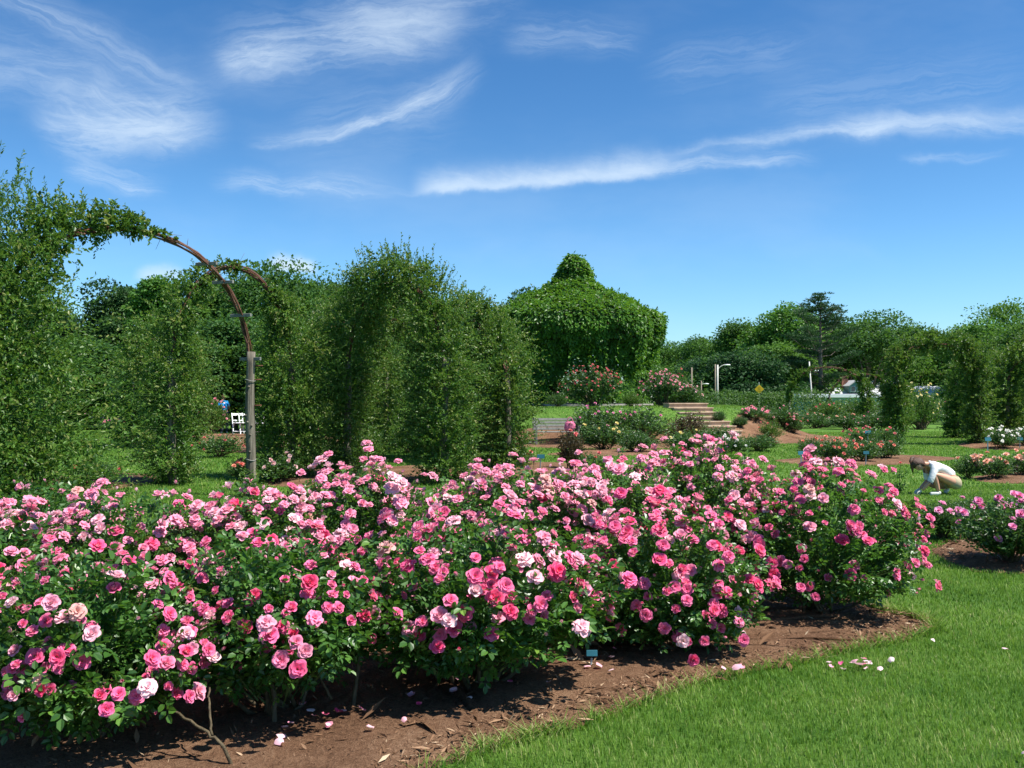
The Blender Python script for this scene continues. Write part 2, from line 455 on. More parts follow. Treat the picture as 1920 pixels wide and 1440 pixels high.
def lawnmat():
    m_, gg, b = mat('lawn_turf')
    t = gg.new('ShaderNodeTexCoord').outputs['Object']
    n1 = gg.noise(t, .35, 4.0, .6); n2 = gg.noise(t, 2.2, 4.0, .65)
    mp = gg.new('ShaderNodeMapping'); mp.inputs['Scale'].default_value = (1, 1, .2); gg.l.new(t, mp.inputs[0])
    n3 = gg.noise(mp.outputs[0], 38.0, 6.0, .75); n4 = gg.noise(mp.outputs[0], 170.0, 3.0, .7)
    f = gg.m('ADD', gg.m('ADD', gg.m('MULTIPLY', n1, .35), gg.m('MULTIPLY', n2, .35)), gg.m('ADD', gg.m('MULTIPLY', n3, .2), gg.m('MULTIPLY', n4, .1)))
    c = gg.ramp(f, [(.36, (.034, .102, .012)), (.46, (.075, .172, .022)), (.56, (.12, .225, .036)), (.68, (.20, .28, .07))])
    sp = gg.smooth(n3, .62, .80, 0, .5)
    c = gg.mix(sp, c, (.17, .25, .07))
    gg.l.new(c, b.inputs['Base Color']); b.inputs['Roughness'].default_value = .8; b.inputs['Specular IOR Level'].default_value = .15
    bp = gg.new('ShaderNodeBump'); bp.inputs['Strength'].default_value = .8; bp.inputs['Distance'].default_value = .03
    gg.l.new(gg.m('ADD', n3, n4), bp.inputs['Height']); gg.l.new(bp.outputs[0], b.inputs['Normal'])
    return m_
M['lawn'] = lawnmat()
M['blade'] = leafmat('grass_blade', [(0, (.034, .110, .011)), (.38, (.098, .220, .024)), (.70, (.205, .330, .052)), (1, (.40, .40, .17))], (.28, .50, .045), 0.34, 0.55, 0.2, .75, 1.1)


def mulchmat():
    m_, gg, b = mat('mulch')
    t = gg.new('ShaderNodeTexCoord').outputs['Object']
    n1 = gg.noise(t, 1.6, 4.0); n2 = gg.noise(t, 26, 6.0, .7, 1.5); n3 = gg.noise(t, 110, 4.0, .7)
    f = gg.m('ADD', gg.m('MULTIPLY', n1, .3), gg.m('ADD', gg.m('MULTIPLY', n2, .45), gg.m('MULTIPLY', n3, .25)))
    c = gg.ramp(f, [(.36, (.060, .028, .014)), (.5, (.22, .118, .066)), (.62, (.37, .225, .135)), (.72, (.50, .35, .23))])
    gg.l.new(c, b.inputs['Base Color']); b.inputs['Roughness'].default_value = .9; b.inputs['Specular IOR Level'].default_value = .15
    bp = gg.new('ShaderNodeBump'); bp.inputs['Strength'].default_value = 1.0; bp.inputs['Distance'].default_value = .03
    gg.l.new(gg.m('ADD', n2, n3), bp.inputs['Height']); gg.l.new(bp.outputs[0], b.inputs['Normal'])
    return m_
M['mulch'] = mulchmat()
M['chip'] = leafmat('wood_chip', [(0, (.06, .03, .014)), (.5, (.18, .10, .056)), (.85, (.32, .20, .12)), (1, (.50, .38, .25))], (.2, .1, .06), 0.02, 0.85, 0.15, .15, 1.0)


def petalmat(name, back_pale=0.60, center=(.95, .50, .42), cmix=.30, tf=.30):
    m_, gg, b = mat(name)
    oi = gg.new('ShaderNodeObjectInfo'); at = gg.new('ShaderNodeAttribute', attribute_name='tint')
    ge = gg.new('ShaderNodeNewGeometry')
    col = oi.outputs['Color']
    t = gg.new('ShaderNodeTexCoord').outputs['Object']
    n = gg.noise(t, 60, 3.0)
    face = gg.mix(gg.smooth(at.outputs['Fac'], .0, .45, cmix, 0.0), col, center)
    face = gg.mix(gg.smooth(at.outputs['Fac'], .78, 1.0, 0.0, .30), face, (.92, .40, .55))
    face = gg.mix(gg.m('MULTIPLY', n, .12), face, (.95, .30, .42))
    back = gg.mix(back_pale, col, (.96, .78, .80))
    c = gg.mix(ge.outputs['Backfacing'], face, back)
    gg.l.new(c, b.inputs['Base Color'])
    b.inputs['Roughness'].default_value = .55; b.inputs['Specular IOR Level'].default_value = .25
    tr = gg.new('ShaderNodeBsdfTranslucent'); gg.l.new(c, tr.inputs[0])
    mx = gg.new('ShaderNodeMixShader'); mx.inputs[0].default_value = tf
    gg.l.new(b.outputs[0], mx.inputs[1]); gg.l.new(tr.outputs[0], mx.inputs[2])
    gg.l.new(mx.outputs[0], m_.node_tree.nodes['Material Output'].inputs[0])
    return m_
M['petal'] = petalmat('pink_petal')
def plainpetal():
    m_, gg, b = mat('bed_petal')
    oi = gg.new('ShaderNodeObjectInfo'); at = gg.new('ShaderNodeAttribute', attribute_name='tint')
    c = gg.mix(gg.m('MULTIPLY', at.outputs['Fac'], .25), oi.outputs['Color'], (1, .85, .8))
    gg.l.new(c, b.inputs['Base Color']); b.inputs['Roughness'].default_value = .6
    tr = gg.new('ShaderNodeBsdfTranslucent'); gg.l.new(c, tr.inputs[0])
    mx = gg.new('ShaderNodeMixShader'); mx.inputs[0].default_value = .3
    gg.l.new(b.outputs[0], mx.inputs[1]); gg.l.new(tr.outputs[0], mx.inputs[2])
    gg.l.new(mx.outputs[0], m_.node_tree.nodes['Material Output'].inputs[0])
    return m_
M['bed_petal'] = plainpetal()
M['stamen'] = simple('stamen', (.75, .42, .06), .7, .3, 200, .3)

# ------------------------------------------------------------------ ground
def axis(pts):
    out = [np.arange(a, b, s) for a, b, s in pts]
    return np.concatenate(out + [[pts[-1][1]]])
gx = axis([(-700, -60, 20), (-60, -14, 2), (-14, 20, .5), (20, 60, 2), (60, 700, 20)])
gy = axis([(-40, 2, 3), (2, 28, 1), (28, 56, .5), (56, 120, 2), (120, 900, 20)])
GX, GY = np.meshgrid(gx, gy)
GV = np.stack([GX, GY, Hn(GX, GY)], -1).reshape(-1, 3)
nx_, ny_ = len(gx), len(gy)
ii = (np.arange(ny_ - 1)[:, None] * nx_ + np.arange(nx_ - 1)[None]).ravel()
Soup().add(GV, np.stack([ii, ii + 1, ii + nx_ + 1, ii + nx_], -1)).obj('lawn', M['lawn'], smooth=True, kind='structure')

BEDS = []
def inpoly(x, y, poly):
    x = np.asarray(x); y = np.asarray(y); c = np.zeros(x.shape, bool); n = len(poly)
    for i in range(n):
        (x0, y0), (x1, y1) = poly[i], poly[i - 1]
        c ^= ((y0 > y) != (y1 > y)) & (x < (x1 - x0) * (y - y0) / (y1 - y0 + 1e-12) + x0)
    return c
def catmull(pts, n=8):
    P = np.array(pts, float); m_ = len(P); out = []
    for i in range(m_):
        p0, p1, p2, p3 = P[i - 1], P[i], P[(i + 1) % m_], P[(i + 2) % m_]
        for t in np.arange(n) / n:
            out.append(.5 * ((2 * p1) + (-p0 + p2) * t + (2 * p0 - 5 * p1 + 4 * p2 - p3) * t * t + (-p0 + 3 * p1 - 3 * p2 + p3) * t ** 3))
    return np.array(out)
def bed(pts, center=None, raise_=.05, n=8, jit=.015):
    P = catmull(pts, n); r_ = np.random.default_rng(len(BEDS) + 5)
    P = P + r_.normal(0, jit, P.shape)
    c = np.array(center) if center is not None else P.mean(0)
    BEDS.append([tuple(p) for p in P])
    s = Soup(); m_ = len(P)
    ks = [1.0, .985, .95, .88, .78, .66, .52, .38, .24, .12, .02]
    V_ = []
    for j, k in enumerate(ks):
        q = c + (P - c) * k
        z = Hn(q[:, 0], q[:, 1]) + .004 + raise_ * sst(1 - k, 0, .25) + (0 if j == 0 else 1) * r_.normal(0, .006, m_)
        V_.append(np.stack([q[:, 0], q[:, 1], z], -1))
    V_ = np.concatenate(V_)
    i = (np.arange(len(ks) - 1)[:, None] * m_); k = np.arange(m_)[None]; k2 = (k + 1) % m_
    q = np.stack([i + k, i + k2, i + m_ + k2, i + m_ + k], -1).reshape(-1, 4)
    s.add(V_, q)
    return s.obj('mulch_bed', M['mulch'], smooth=True, kind='structure')

G = gp
main_bed = bed([(-.33, 4.05), G(960, 1402), G(1100, 1365), G(1300, 1290), G(1530, 1240), G(1660, 1212), (2.98, 6.5), (3.0, 6.85), (2.86, 7.15), (2.75, 7.7), (2.3, 8.3), (1.2, 8.6), (-.5, 8.1), (-2, 7.4), (-4, 7.0), (-5.5, 5.5), (-5, 3.2), (-3, 1.8), (-1.4, 2.7)], center=(-.6, 5.7), n=10)
bed([G(1750, 1040), G(1800, 1066), G(1900, 1078), (7.2, 8.3), (7.6, 10.5), (6.2, 11.4), (5.2, 10.6), (4.6, 10.0)], n=6)
# middle beds on the right
bed([(7.4, 22.2), (9.6, 22.8), (11.8, 24.6), (12.0, 25.6), (11.0, 26.2), (8.8, 25.6), (6.8, 24.0)], n=6)
bed([(9.2, 17.6), (10.6, 17.4), (13.6, 18.0), (13.6, 20.2), (10.8, 19.8), (9.3, 18.8)], n=6)
bed([(15.2, 29.0), (19.5, 30.5), (20, 35), (16, 33)], n=6)
# slope of the mound and the bed at its foot
bed([(8.0, 33.0), (9.8, 32.4), (12.6, 34.2), (13.8, 38.0), (12.2, 40.2), (9.6, 37.4), (8.6, 35.6)], n=6, raise_=.03)
bed([(-1.8, 31.6), (2.0, 29.6), (6.3, 30.4), (6.4, 32.9), (3.2, 32.9), (0.2, 33.0)], n=6, raise_=.03)
bed([(1.0, 26.6), (3.2, 26.0), (5.3, 27.2), (4.8, 28.6), (2.2, 28.4)], n=6)
# beds under the arches on the left
bed([(-4.9, 18.2), (-4.5, 17.3), (-3.0, 17.2), (-1.0, 18.0), (1.0, 20.0), (1.6, 23), (-.4, 24), (-3, 21.5), (-5.0, 20.6)], n=6)
bed([(-9.2, 28.5), (-8.0, 27.4), (-6.6, 28.4), (-6.0, 33), (-8, 40), (-14, 42), (-17, 38), (-13, 36.5)], n=6)
bed([(-9.5, 16.5), (-7.4, 15.9), (-6.9, 17.2), (-7.4, 19.4), (-9.2, 19.8)], n=6)


# ------------------------------------------------------------------ grass blades on the near lawn
def grass_blades():
    r = np.random.default_rng(11); s = Soup()
    def field(d0, d1, n, h, w, tall=0.0):
        d = np.sqrt(r.random(n) * (d1 * d1 - d0 * d0) + d0 * d0)
        x = (r.random(n) * 2 - 1) * (d * .56 + .5)
        keep = np.ones(n, bool)
        for b in BEDS:
            keep &= ~inpoly(x, d, b)
        keep &= ~((x < -.7) & (d < 8.3))
        x, d = x[keep], d[keep]; n = len(x)
        z = Hn(x, d)
        pos = np.stack([x, d, z], -1)
        an = r.random(n) * 2 * math.pi
        big = .5 + .5 * lump(np.stack([x, d, 0 * x], -1), .55, 3)
        hh = h * r.uniform(.55, 1.25, n) * (.75 + .5 * big)
        lean = r.uniform(.15, .75, n) * hh
        ld = np.stack([np.cos(an), np.sin(an), 0 * an], -1); sd_ = np.stack([-np.sin(an), np.cos(an), 0 * an], -1)
        ww = w * r.uniform(.7, 1.3, n)
        up = np.array([0, 0, 1.0])
        b0 = pos - sd_ * ww[:, None] * .5; b1 = pos + sd_ * ww[:, None] * .5
        m0 = pos + up * (hh * .55)[:, None] + ld * (lean * .3)[:, None] - sd_ * ww[:, None] * .4
        m1 = m0 + sd_ * ww[:, None] * .8
        tp = pos + up * (hh * .95)[:, None] + ld * lean[:, None]
        V_ = np.stack([b0, b1, m1, m0, tp], 1).reshape(-1, 3)
        k = np.arange(n)[:, None] * 5
        fine = lump(np.stack([x, d, 0 * x], -1), 2.6, 9)
        tint = np.clip(.44 + .20 * (big - .5) + .10 * fine + r.normal(0, .17, n) + (r.random(n) < .06) * .6, 0, 1)
        s.add(V_, k + np.array([0, 1, 2, 3]), k + np.array([3, 2, 4]), tint=np.repeat(tint, 5))
    field(3.4, 6.5, 110000, .040, .0038)
    field(6.5, 10, 120000, .042, .0052)
    field(10, 17, 130000, .045, .009)
    field(17, 44, 190000, .055, .020)
    # ragged longer tufts along the edge of the near bed
    P = np.array(BEDS[0]); c = P.mean(0); n = 5200
    i = r.integers(0, len(P), n); t = r.random(n)[:, None]
    e = P[i] * (1 - t) + P[(i + 1) % len(P)] * t
    e = e + nrm(e - c) * np.abs(r.normal(0.0, .035, (n, 1))) - nrm(e - c) * .01
    keep = (e[:, 0] > -.9) & (e[:, 1] < 8)
    e = e[keep]; n = len(e)
    pos = np.stack([e[:, 0], e[:, 1], np.full(n, .0) + Hn(e[:, 0], e[:, 1])], -1)
    D = nrm(np.stack([r.normal(0, .4, n), r.normal(0, .4, n), np.ones(n)], -1))
    hh = r.uniform(.04, .12, n)
    sd_ = nrm(np.cross(D, runit(n, r))) * .0022
    mid = pos + D * (hh * .5)[:, None]; tp = pos + D * hh[:, None] + nrm(D * [1, 1, 0]) * (hh * .35)[:, None]
    V_ = np.stack([pos - sd_, pos + sd_, mid + sd_, mid - sd_, tp], 1).reshape(-1, 3)
    k = np.arange(n)[:, None] * 5
    s.add(V_, k + np.array([0, 1, 2, 3]), k + np.array([3, 2, 4]), tint=np.repeat(np.clip(r.normal(.6, .25, n), 0, 1), 5))
    s.obj('grass', M['blade'], label='short mown green grass on the lawn around the rose beds', category='grass', kind='stuff')
grass_blades()


def wood_chips():
    r = np.random.default_rng(12); s = Soup()
    def field(poly, n, x0, x1, y0, y1, L, zoff):
        x = r.uniform(x0, x1, n); y = r.uniform(y0, y1, n)
        k = inpoly(x, y, poly); x, y = x[k], y[k]; n = len(x)
        P = np.stack([x, y, Hn(x, y) + zoff + r.uniform(0, .012, n)], -1)
        A = nrm(np.stack([r.normal(size=n), r.normal(size=n), r.normal(0, .28, n)], -1))
        N = nrm(np.array([0, 0, 1.0]) + runit(n, r) * .55)
        ll = L * np.exp(r.normal(0, .45, n))
        add_leaves(s, P, A, N, ll, ll * r.uniform(.08, .3, n), np.clip(r.normal(.48, .26, n), 0, 1), 'quad')
    field(BEDS[0], 60000, -3.2, 3.1, 3.2, 8.5, .030, .035)
    field(BEDS[0], 2600, -3.2, 3.1, 3.2, 7.2, .065, .04)
    field(BEDS[1], 9000, 4.4, 7.6, 8.3, 11.5, .04, .035)
    s.obj('wood_chips', M['chip'], label='brown shredded wood mulch scattered over the rose beds', category='mulch', kind='stuff')
wood_chips()


# ------------------------------------------------------------------ rose blooms
def petal_ring(s, n, th0, th1, L, W, r0, z0, ph, r, curl=0.0, nu=5, nv=5, ruff=.06):
    u = np.linspace(-1, 1, nu); v = np.linspace(0, 1, nv)
    for i in range(n):
        th = R(th0 + r.normal(0, 4)) + (R(th1 + r.normal(0, 7)) - R(th0)) * v ** 1.3
        th = th + curl * np.maximum(v - .75, 0) * 4
        l = L * r.uniform(.88, 1.1); w = W * r.uniform(.9, 1.1)
        dv = l / (nv - 1)
        rho = r0 + np.concatenate([[0], np.cumsum(np.sin((th[1:] + th[:-1]) / 2) * dv)])
        z = z0 + np.concatenate([[0], np.cumsum(np.cos((th[1:] + th[:-1]) / 2) * dv)])
        wid = w * (.30 + .70 * np.sin(np.pi * np.clip(v * .62 + .02, 0, 1)) ** .9) * np.where(v > .9, .86, 1)
        phi0 = ph + i * 2 * math.pi / n + r.normal(0, .08)
        V_ = []
        for j in range(nv):
            vv = v[j]
            for a in u:
                rr = rho[j] - l * .16 * a * a * vv * math.sin(th[j]); zz = z[j] - l * .16 * a * a * vv * math.cos(th[j])
                off = a * wid[j]
                # bend the petal round the axis, but not more than its own width
                k = 1.0 / max(rho[j] + .006, .009)
                an = off * k
                an = math.copysign(min(abs(an), 1.35), an)
                rx = (rr + .006) * math.cos(an) - .006 * (1 if abs(a) < .1 else 1)
                tx = (rr + .006) * math.sin(an)
                zz += l * ruff * r.normal() * vv + l * .12 * (a * a) * math.sin(th[j]) * vv * .6
                V_.append((rx * math.cos(phi0) - tx * math.sin(phi0), rx * math.sin(phi0) + tx * math.cos(phi0), zz))
        q = [(j * nu + a, j * nu + a + 1, (j + 1) * nu + a + 1, (j + 1) * nu + a) for j in range(nv - 1) for a in range(nu - 1)]
        q = np.array(q)[:, ::-1]
        s.add(np.array(V_), q, tint=np.repeat(v, nu))


def calyx(s, r, sc=1.0, stalk=.07, n=5):
    V_, q, t = tube([(0, 0, -stalk), (.002, 0, -stalk * .5), (0, 0, -.012), (0, 0, -.006), (0, 0, .002)], [.0014, .0014, .0018, .0045 * sc, .005 * sc], 5)
    s.add(V_, q, t, tint=.5, mat=1)
    a = np.arange(n) * 2 * math.pi / n
    P = np.stack([np.cos(a) * .003, np.sin(a) * .003, 0 * a], -1)
    A = np.stack([np.cos(a), np.sin(a), .1 + r.normal(0, .3, n)], -1)
    N = np.tile([[0, 0, 1.0]], (n, 1))
    add_leaves(s, P, A, N, .022 * sc, .007 * sc, .6, 'quad', 1)


def rose_mesh(kind, seed):
    r = np.random.default_rng(seed); s = Soup()
    o = r.random() * 6
    if kind == 'open':
        petal_ring(s, 6, 62, 100, .040, .024, .003, 0, o, r, .25)
        petal_ring(s, 6, 48, 86, .035, .022, .003, .003, o + .5, r, .2)
        petal_ring(s, 5, 30, 66, .029, .017, .002, .005, o + .9, r, .2)
        petal_ring(s, 4, 16, 48, .022, .013, .002, .006, o + 1.3, r)
        nst = 26; a = r.random(nst) * 6.28; rr = r.uniform(0, .006, nst)
        P = np.stack([rr * np.cos(a), rr * np.sin(a), np.full(nst, .006)], -1)
        add_leaves(s, P, nrm(np.stack([np.cos(a) * .5, np.sin(a) * .5, np.ones(nst)], -1)), runit(nst, r), .012, .002, .5, 'quad', 2)
    elif kind == 'cup':
        petal_ring(s, 6, 50, 92, .040, .024, .003, 0, o, r, .5)
        petal_ring(s, 6, 36, 68, .036, .021, .003, .002, o + .5, r, .35)
        petal_ring(s, 5, 22, 46, .031, .017, .003, .004, o + .9, r, .3)
        petal_ring(s, 5, 12, 28, .026, .013, .003, .006, o + 1.6, r, .2)
        petal_ring(s, 4, 4, 14, .022, .009, .002, .007, o + 2.1, r, .2)
        petal_ring(s, 3, 0, 4, .019, .006, .0012, .008, o + 2.5, r)
    elif kind == 'half':
        petal_ring(s, 5, 32, 66, .036, .021, .003, 0, o, r, .8)
        petal_ring(s, 5, 20, 38, .035, .017, .003, .002, o + .6, r, .4)
        petal_ring(s, 4, 10, 18, .032, .012, .003, .004, o + 1.3, r, .3)
        petal_ring(s, 3, 3, 6, .029, .008, .002, .005, o + 2.0, r)
    elif kind == 'blown':      # old bloom, its petals falling back
        petal_ring(s, 6, 74, 128, .042, .023, .003, 0, o, r, .3, ruff=.11)
        petal_ring(s, 5, 55, 104, .036, .022, .003, .003, o + .5, r, .3, ruff=.12)
        petal_ring(s, 5, 36, 80, .030, .017, .003, .005, o + 1.0, r, .3, ruff=.12)
        petal_ring(s, 4, 18, 50, .022, .012, .002, .006, o + 1.0, r, .2, ruff=.1)
    elif kind == 'bud':
        petal_ring(s, 4, 24, -10, .026, .012, .002, 0, o, r, 0, 4, 5)
        petal_ring(s, 3, 16, -12, .027, .009, .002, 0, o + .7, r, 0, 4, 5)
    calyx(s, r, 1.0 if kind != 'bud' else .9, .05)
    return s.mesh('rose_' + kind, [M['petal'], M['green_cane'], M['stamen']], smooth=True)

ROSES = {k: [rose_mesh(k, 100 + 7 * i + hash_) for i in range(3)] for hash_, k in enumerate(['open', 'cup', 'half', 'blown', 'bud'])}


def small_rose(seed):
    r = np.random.default_rng(seed); s = Soup()
    petal_ring(s, 5, 55, 90, .036, .024, .003, 0, 0, r, .2, 3, 3)
    petal_ring(s, 5, 32, 60, .031, .020, .003, .003, .6, r, .2, 3, 3)
    petal_ring(s, 4, 10, 25, .026, .014, .003, .005, 1.1, r, .2, 3, 3)
    return s.mesh('small_rose', [M['bed_petal']], smooth=True)
SMALLROSE = [small_rose(50 + i) for i in range(4)]


def lookrot(d, spin):
    return Vector(d).to_track_quat('Z', 'Y') @ __import__('mathutils').Quaternion((0, 0, 1), spin)


def compound(soup, P, D, r, size=.038, tint=.5, mat=0):
    """five-leaflet rose leaves at P pointing along D"""
    n = len(P); D = nrm(D)
    N = nrm(np.array([0, 0, 1.0]) * .8 + runit(n, r) * .6 + D * .1); N = nrm(N - D * np.sum(D * N, -1, keepdims=True))
    S_ = np.cross(N, D)
    sc = size * r.uniform(.65, 1.25, n)
    for (a, sd_, ang) in ((1.5, 0, 0), (1.15, .12, 60), (1.15, -.12, -60), (.5, .1, 70), (.5, -.1, -70)):
        c, q = math.cos(R(ang)), math.sin(R(ang))
        A = D * c + S_ * q + N * r.normal(0, .12, (n, 1)) - np.array([0, 0, .12])
        PP = P + D * (sc * a)[:, None] + S_ * (sc * sd_)[:, None]
        l = sc * (1.0 if a > 1 else .85) * r.uniform(.85, 1.1, n)
        add_leaves(soup, PP, A, N + runit(n, r) * .25, l, l * .74, np.clip(tint + r.normal(0, .16, n), 0, 1), 'hex', mat)


BLOOM = 1.10
def mesh_arrays(me):
    V0 = np.zeros(len(me.vertices) * 3); me.vertices.foreach_get('co', V0); V0 = V0.reshape(-1, 3)
    T0 = np.zeros(len(me.vertices)); me.attributes['tint'].data.foreach_get('value', T0)
    q, t, qm, tm = [], [], [], []
    for p in me.polygons:
        (q if len(p.vertices) == 4 else t).append(tuple(p.vertices)); (qm if len(p.vertices) == 4 else tm).append(p.material_index)
    return V0, (np.array(q), np.array(t), np.array(qm), np.array(tm)), T0
RARR = {k: [mesh_arrays(m_) for m_ in v] for k, v in ROSES.items()}
PINKS = [(.90, .08, .27), (.92, .13, .33), (.86, .035, .17), (.93, .26, .44), (.90, .08, .24), (.94, .40, .53), (.91, .13, .35)]
PALES = [(.94, .46, .58), (.94, .57, .65), (.93, .38, .53), (.95, .66, .70)]


def fg_bush(x, y, rx, ry, h, seed, label, nrose=80, pale=.35, zlow=.22, sc=1.0, clump=None, bs=1.0):
    bs = bs * (.88 if y < 4.9 else 1.06)
    nrose = int(nrose * 1.35); r = np.random.default_rng(seed)
    root = empty('rose_bush', (x, y, .03), label=label, category='rose bush', group='pink rose bushes of the front bed')
    nt = 270
    az = r.random(nt) * 2 * math.pi
    cz = r.uniform(-.55, 1.0, nt)
    st = np.sqrt(1 - cz ** 2)
    dirs = np.stack([st * np.cos(az), st * np.sin(az), cz], -1)
    lum = 1 + .16 * lump(dirs, 1.6, seed * .37)
    rad = np.array([rx, ry, h * .55])
    tips = dirs * rad * (lum * r.uniform(.78, 1.08, nt))[:, None] + np.array([0, 0, h * .47])
    # sparse lower skirt
    tips[:, 2] = np.where(tips[:, 2] < zlow, zlow + r.random(nt) * .15, tips[:, 2])
    tips[:, 2] = np.minimum(tips[:, 2], h * 1.06)
    hub = tips * [.38, .38, .42] + r.normal(0, .05, (nt, 3)); hub[:, 2] = np.maximum(hub[:, 2], .12)
    fol = Soup(); D = tips - hub; L = np.linalg.norm(D, axis=1)
    # leaves along each shoot
    k = 9
    t = .12 + .86 * (np.arange(k)[None] + r.random((nt, k))) / k
    P = (hub[:, None] + D[:, None] * t[..., None]).reshape(-1, 3)
    T = np.repeat(nrm(D), k, 0); m_ = len(P)
    rd = runit(m_, r); out = nrm(P - np.array([0, 0, h * .3]))
    A = nrm(T * .35 + rd * .8 + out * .5)
    compound(fol, P + r.normal(0, .02, P.shape), A, r, (.041 if y < 5.3 else .037) * sc, .46)
    # outer leaf skin
    ns = int(620 * (rx * ry / .4) ** .5 * (h / 1.0))
    az = r.random(ns) * 2 * math.pi; cz = r.uniform(-.5, 1.0, ns); st = np.sqrt(1 - cz ** 2)
    d2 = np.stack([st * np.cos(az), st * np.sin(az), cz], -1)
    P = d2 * rad * ((1 + .16 * lump(d2, 1.6, seed * .37)) * r.uniform(.66, 1.03, ns))[:, None] + np.array([0, 0, h * .47])
    keep = (P[:, 2] > zlow * .8) & (lump(P, 3.2, seed) > -.55)
    P = P[keep]; compound(fol, P, nrm(d2[keep] * .7 + runit(len(P), r) * .8), r, (.044 if y < 5.3 else .038) * sc, .52)
    fol.obj('foliage', M['rose_leaf'], root)
    # canes
    can = Soup(); nc = 13
    for i in range(nc):
        j = r.integers(0, nt)
        a = r.random() * 6.28; b0 = np.array([math.cos(a) * .10, math.sin(a) * .08, -.02])
        e = tips[j] * [.62, .62, .62]; mid = (b0 + e) / 2 + r.normal(0, .05, 3) + [0, 0, .04]
        path = [b0, b0 * .5 + mid * .5 + r.normal(0, .02, 3), mid, mid * .4 + e * .6 + r.normal(0, .02, 3), e]
        V_, q, tr = tube(path, [.014, .012, .010, .008, .005], 6)
        can.add(V_, q, tr)
    can.obj('cane', M['cane'], root, smooth=True)
    tw = Soup(); sel = r.random(nt) < .8
    V_, q = tubes3(hub[sel] * [.5, .5, .6], tips[sel], .0045, .0020, r.normal(0, .02, (sel.sum(), 3)) + [0, 0, .03])
    tw.add(V_, q)
    tw.obj('twigs', M['green_cane'], root)
    # blooms in clusters on the shoot ends, more of them high up and on the sunny front
    w = np.clip(tips[:, 2] / h - .10, .04, 1) ** .8 * np.where(tips[:, 1] < ry * .45, 1.0, .35)
    if clump is not None: w = w * clump(tips)
    w = w / w.sum()
    order = r.choice(nt, size=min(nt, nrose), replace=False, p=w)
    c = 0; pos = []; extra = Soup(); cap = min(nrose, 98)
    for j in order:
        nn = 1 if r.random() < .5 else int(r.integers(2, 6))
        for q_ in range(nn):
            if c >= nrose: break
            o = nrm(tips[j] - np.array([0, 0, h * .35]))
            dr = nrm(o * 1.0 + np.array([0, -.28, .42]) + runit(1, r)[0] * .45)
            p = tips[j] + o * .035 + (runit(1, r)[0] * .12 if q_ else 0)
            if any((p[0] - a[0]) ** 2 + (p[1] - a[1]) ** 2 + (p[2] - a[2]) ** 2 < .050 ** 2 for a in pos): continue
            u = r.random()
            high = tips[j][2] > h * .72
            kind = 'bud' if u < .20 else 'half' if u < .40 else 'cup' if u < .62 else 'open' if u < .82 else 'blown'
            ip = r.random() < (pale * (1.5 if high else .7))
            col = (PALES if ip else PINKS)[r.integers(0, 4 if ip else 7)]
            if c >= cap:
                qt = lookrot(dr, r.random() * 6.28).to_matrix()
                V0, F0, T0 = RARR[kind][r.integers(0, 3)]
                extra.add(V0 @ np.array(qt).T * (r.uniform(.75, 1.1) * sc * bs * BLOOM * .88) + p, F0[0], F0[1], tint=T0, mat=0)
                extra.fm[4][-1] = F0[2] + 0
                extra.fm[3][-1] = F0[3] + 0
                pos.append(p); c += 1
                continue
            ob = bpy.data.objects.new('rosebud' if kind == 'bud' else 'rose', ROSES[kind][r.integers(0, 3)])
            ob.parent = root; ob.location = p
            ob.rotation_mode = 'QUATERNION'; ob.rotation_quaternion = lookrot(dr, r.random() * 6.28)
            k_ = r.uniform(.82, 1.18) * sc * bs * BLOOM * (.85 if kind == 'bud' else 1.0)
            ob.scale = (k_, k_, k_)
            cv = r.uniform(.9, 1.08)
            if kind == 'blown' and r.random() < .10: col = (.80, .46, .40)
            ob.color = (min(1, col[0] * cv), col[1] * cv, col[2] * cv, 1)
            COL.objects.link(ob); pos.append(p); c += 1
    if extra.n:
        eo = extra.obj('small_blooms', [M['petal'], M['green_cane'], M['stamen']], root, smooth=True, kind='stuff')
        eo.color = (.93, .34, .50, 1) if pale > .4 else (.91, .16, .36, 1)
    return root

fg_bush(-2.02, 4.35, .64, .52, .84, 21, 'pink rose bush at the lower corner, cut by the picture edge', 190, .30, .36, .98)
fg_bush(-1.18, 4.72, .60, .50, .90, 22, 'low leafy pink rose bush with bare crooked canes over dark mulch', 140, .32, .46, .98)
def bare_cane(root, pts, r0, r1):
    b = np.array(root.location); P = np.array([(wx(px, d), d, wz(py, d)) for px, py, d in pts]) - b
    t = np.linspace(0, len(P) - 1, len(P) * 4); P = np.stack([np.interp(t, np.arange(len(P)), P[:, k]) for k in range(3)], -1) + np.random.default_rng(2).normal(0, .003, (len(t), 3))
    s = Soup(); V_, q, t_ = tube(P, np.linspace(r0, r1, len(P)), 7); s.add(V_, q, t_); s.obj('cane', M['cane'], root, smooth=True)
nb0 = [o for o in COL.objects if o.name.startswith('rose_bush') and o.parent is None][-1]
bare_cane(nb0, [(446, 1462, 4.02), (420, 1400, 4.02), (395, 1378, 4.04), (345, 1345, 4.1), (285, 1312, 4.2)], .009, .005)
bare_cane(nb0, [(398, 1378, 4.04), (393, 1330, 4.1), (392, 1290, 4.2)], .006, .004)
bare_cane(nb0, [(622, 1310, 4.75), (600, 1270, 4.75), (565, 1235, 4.8)], .008, .005)
bare_cane(nb0, [(660, 1350, 4.75), (668, 1280, 4.8), (680, 1180, 4.9)], .012, .009)
bare_cane(nb0, [(515, 1390, 4.5), (515, 1300, 4.55), (478, 1200, 4.65)], .014, .010)
fg_bush(-.22, 5.12, .74, .58, .95, 23, 'broad leafy pink rose bush standing in the middle of the bed front', 185, .32, .38)
fg_bush(.98, 5.95, .60, .55, .88, 24, 'rounded pink rose bush beside the dark gap in the bed', 170, .38, .16)
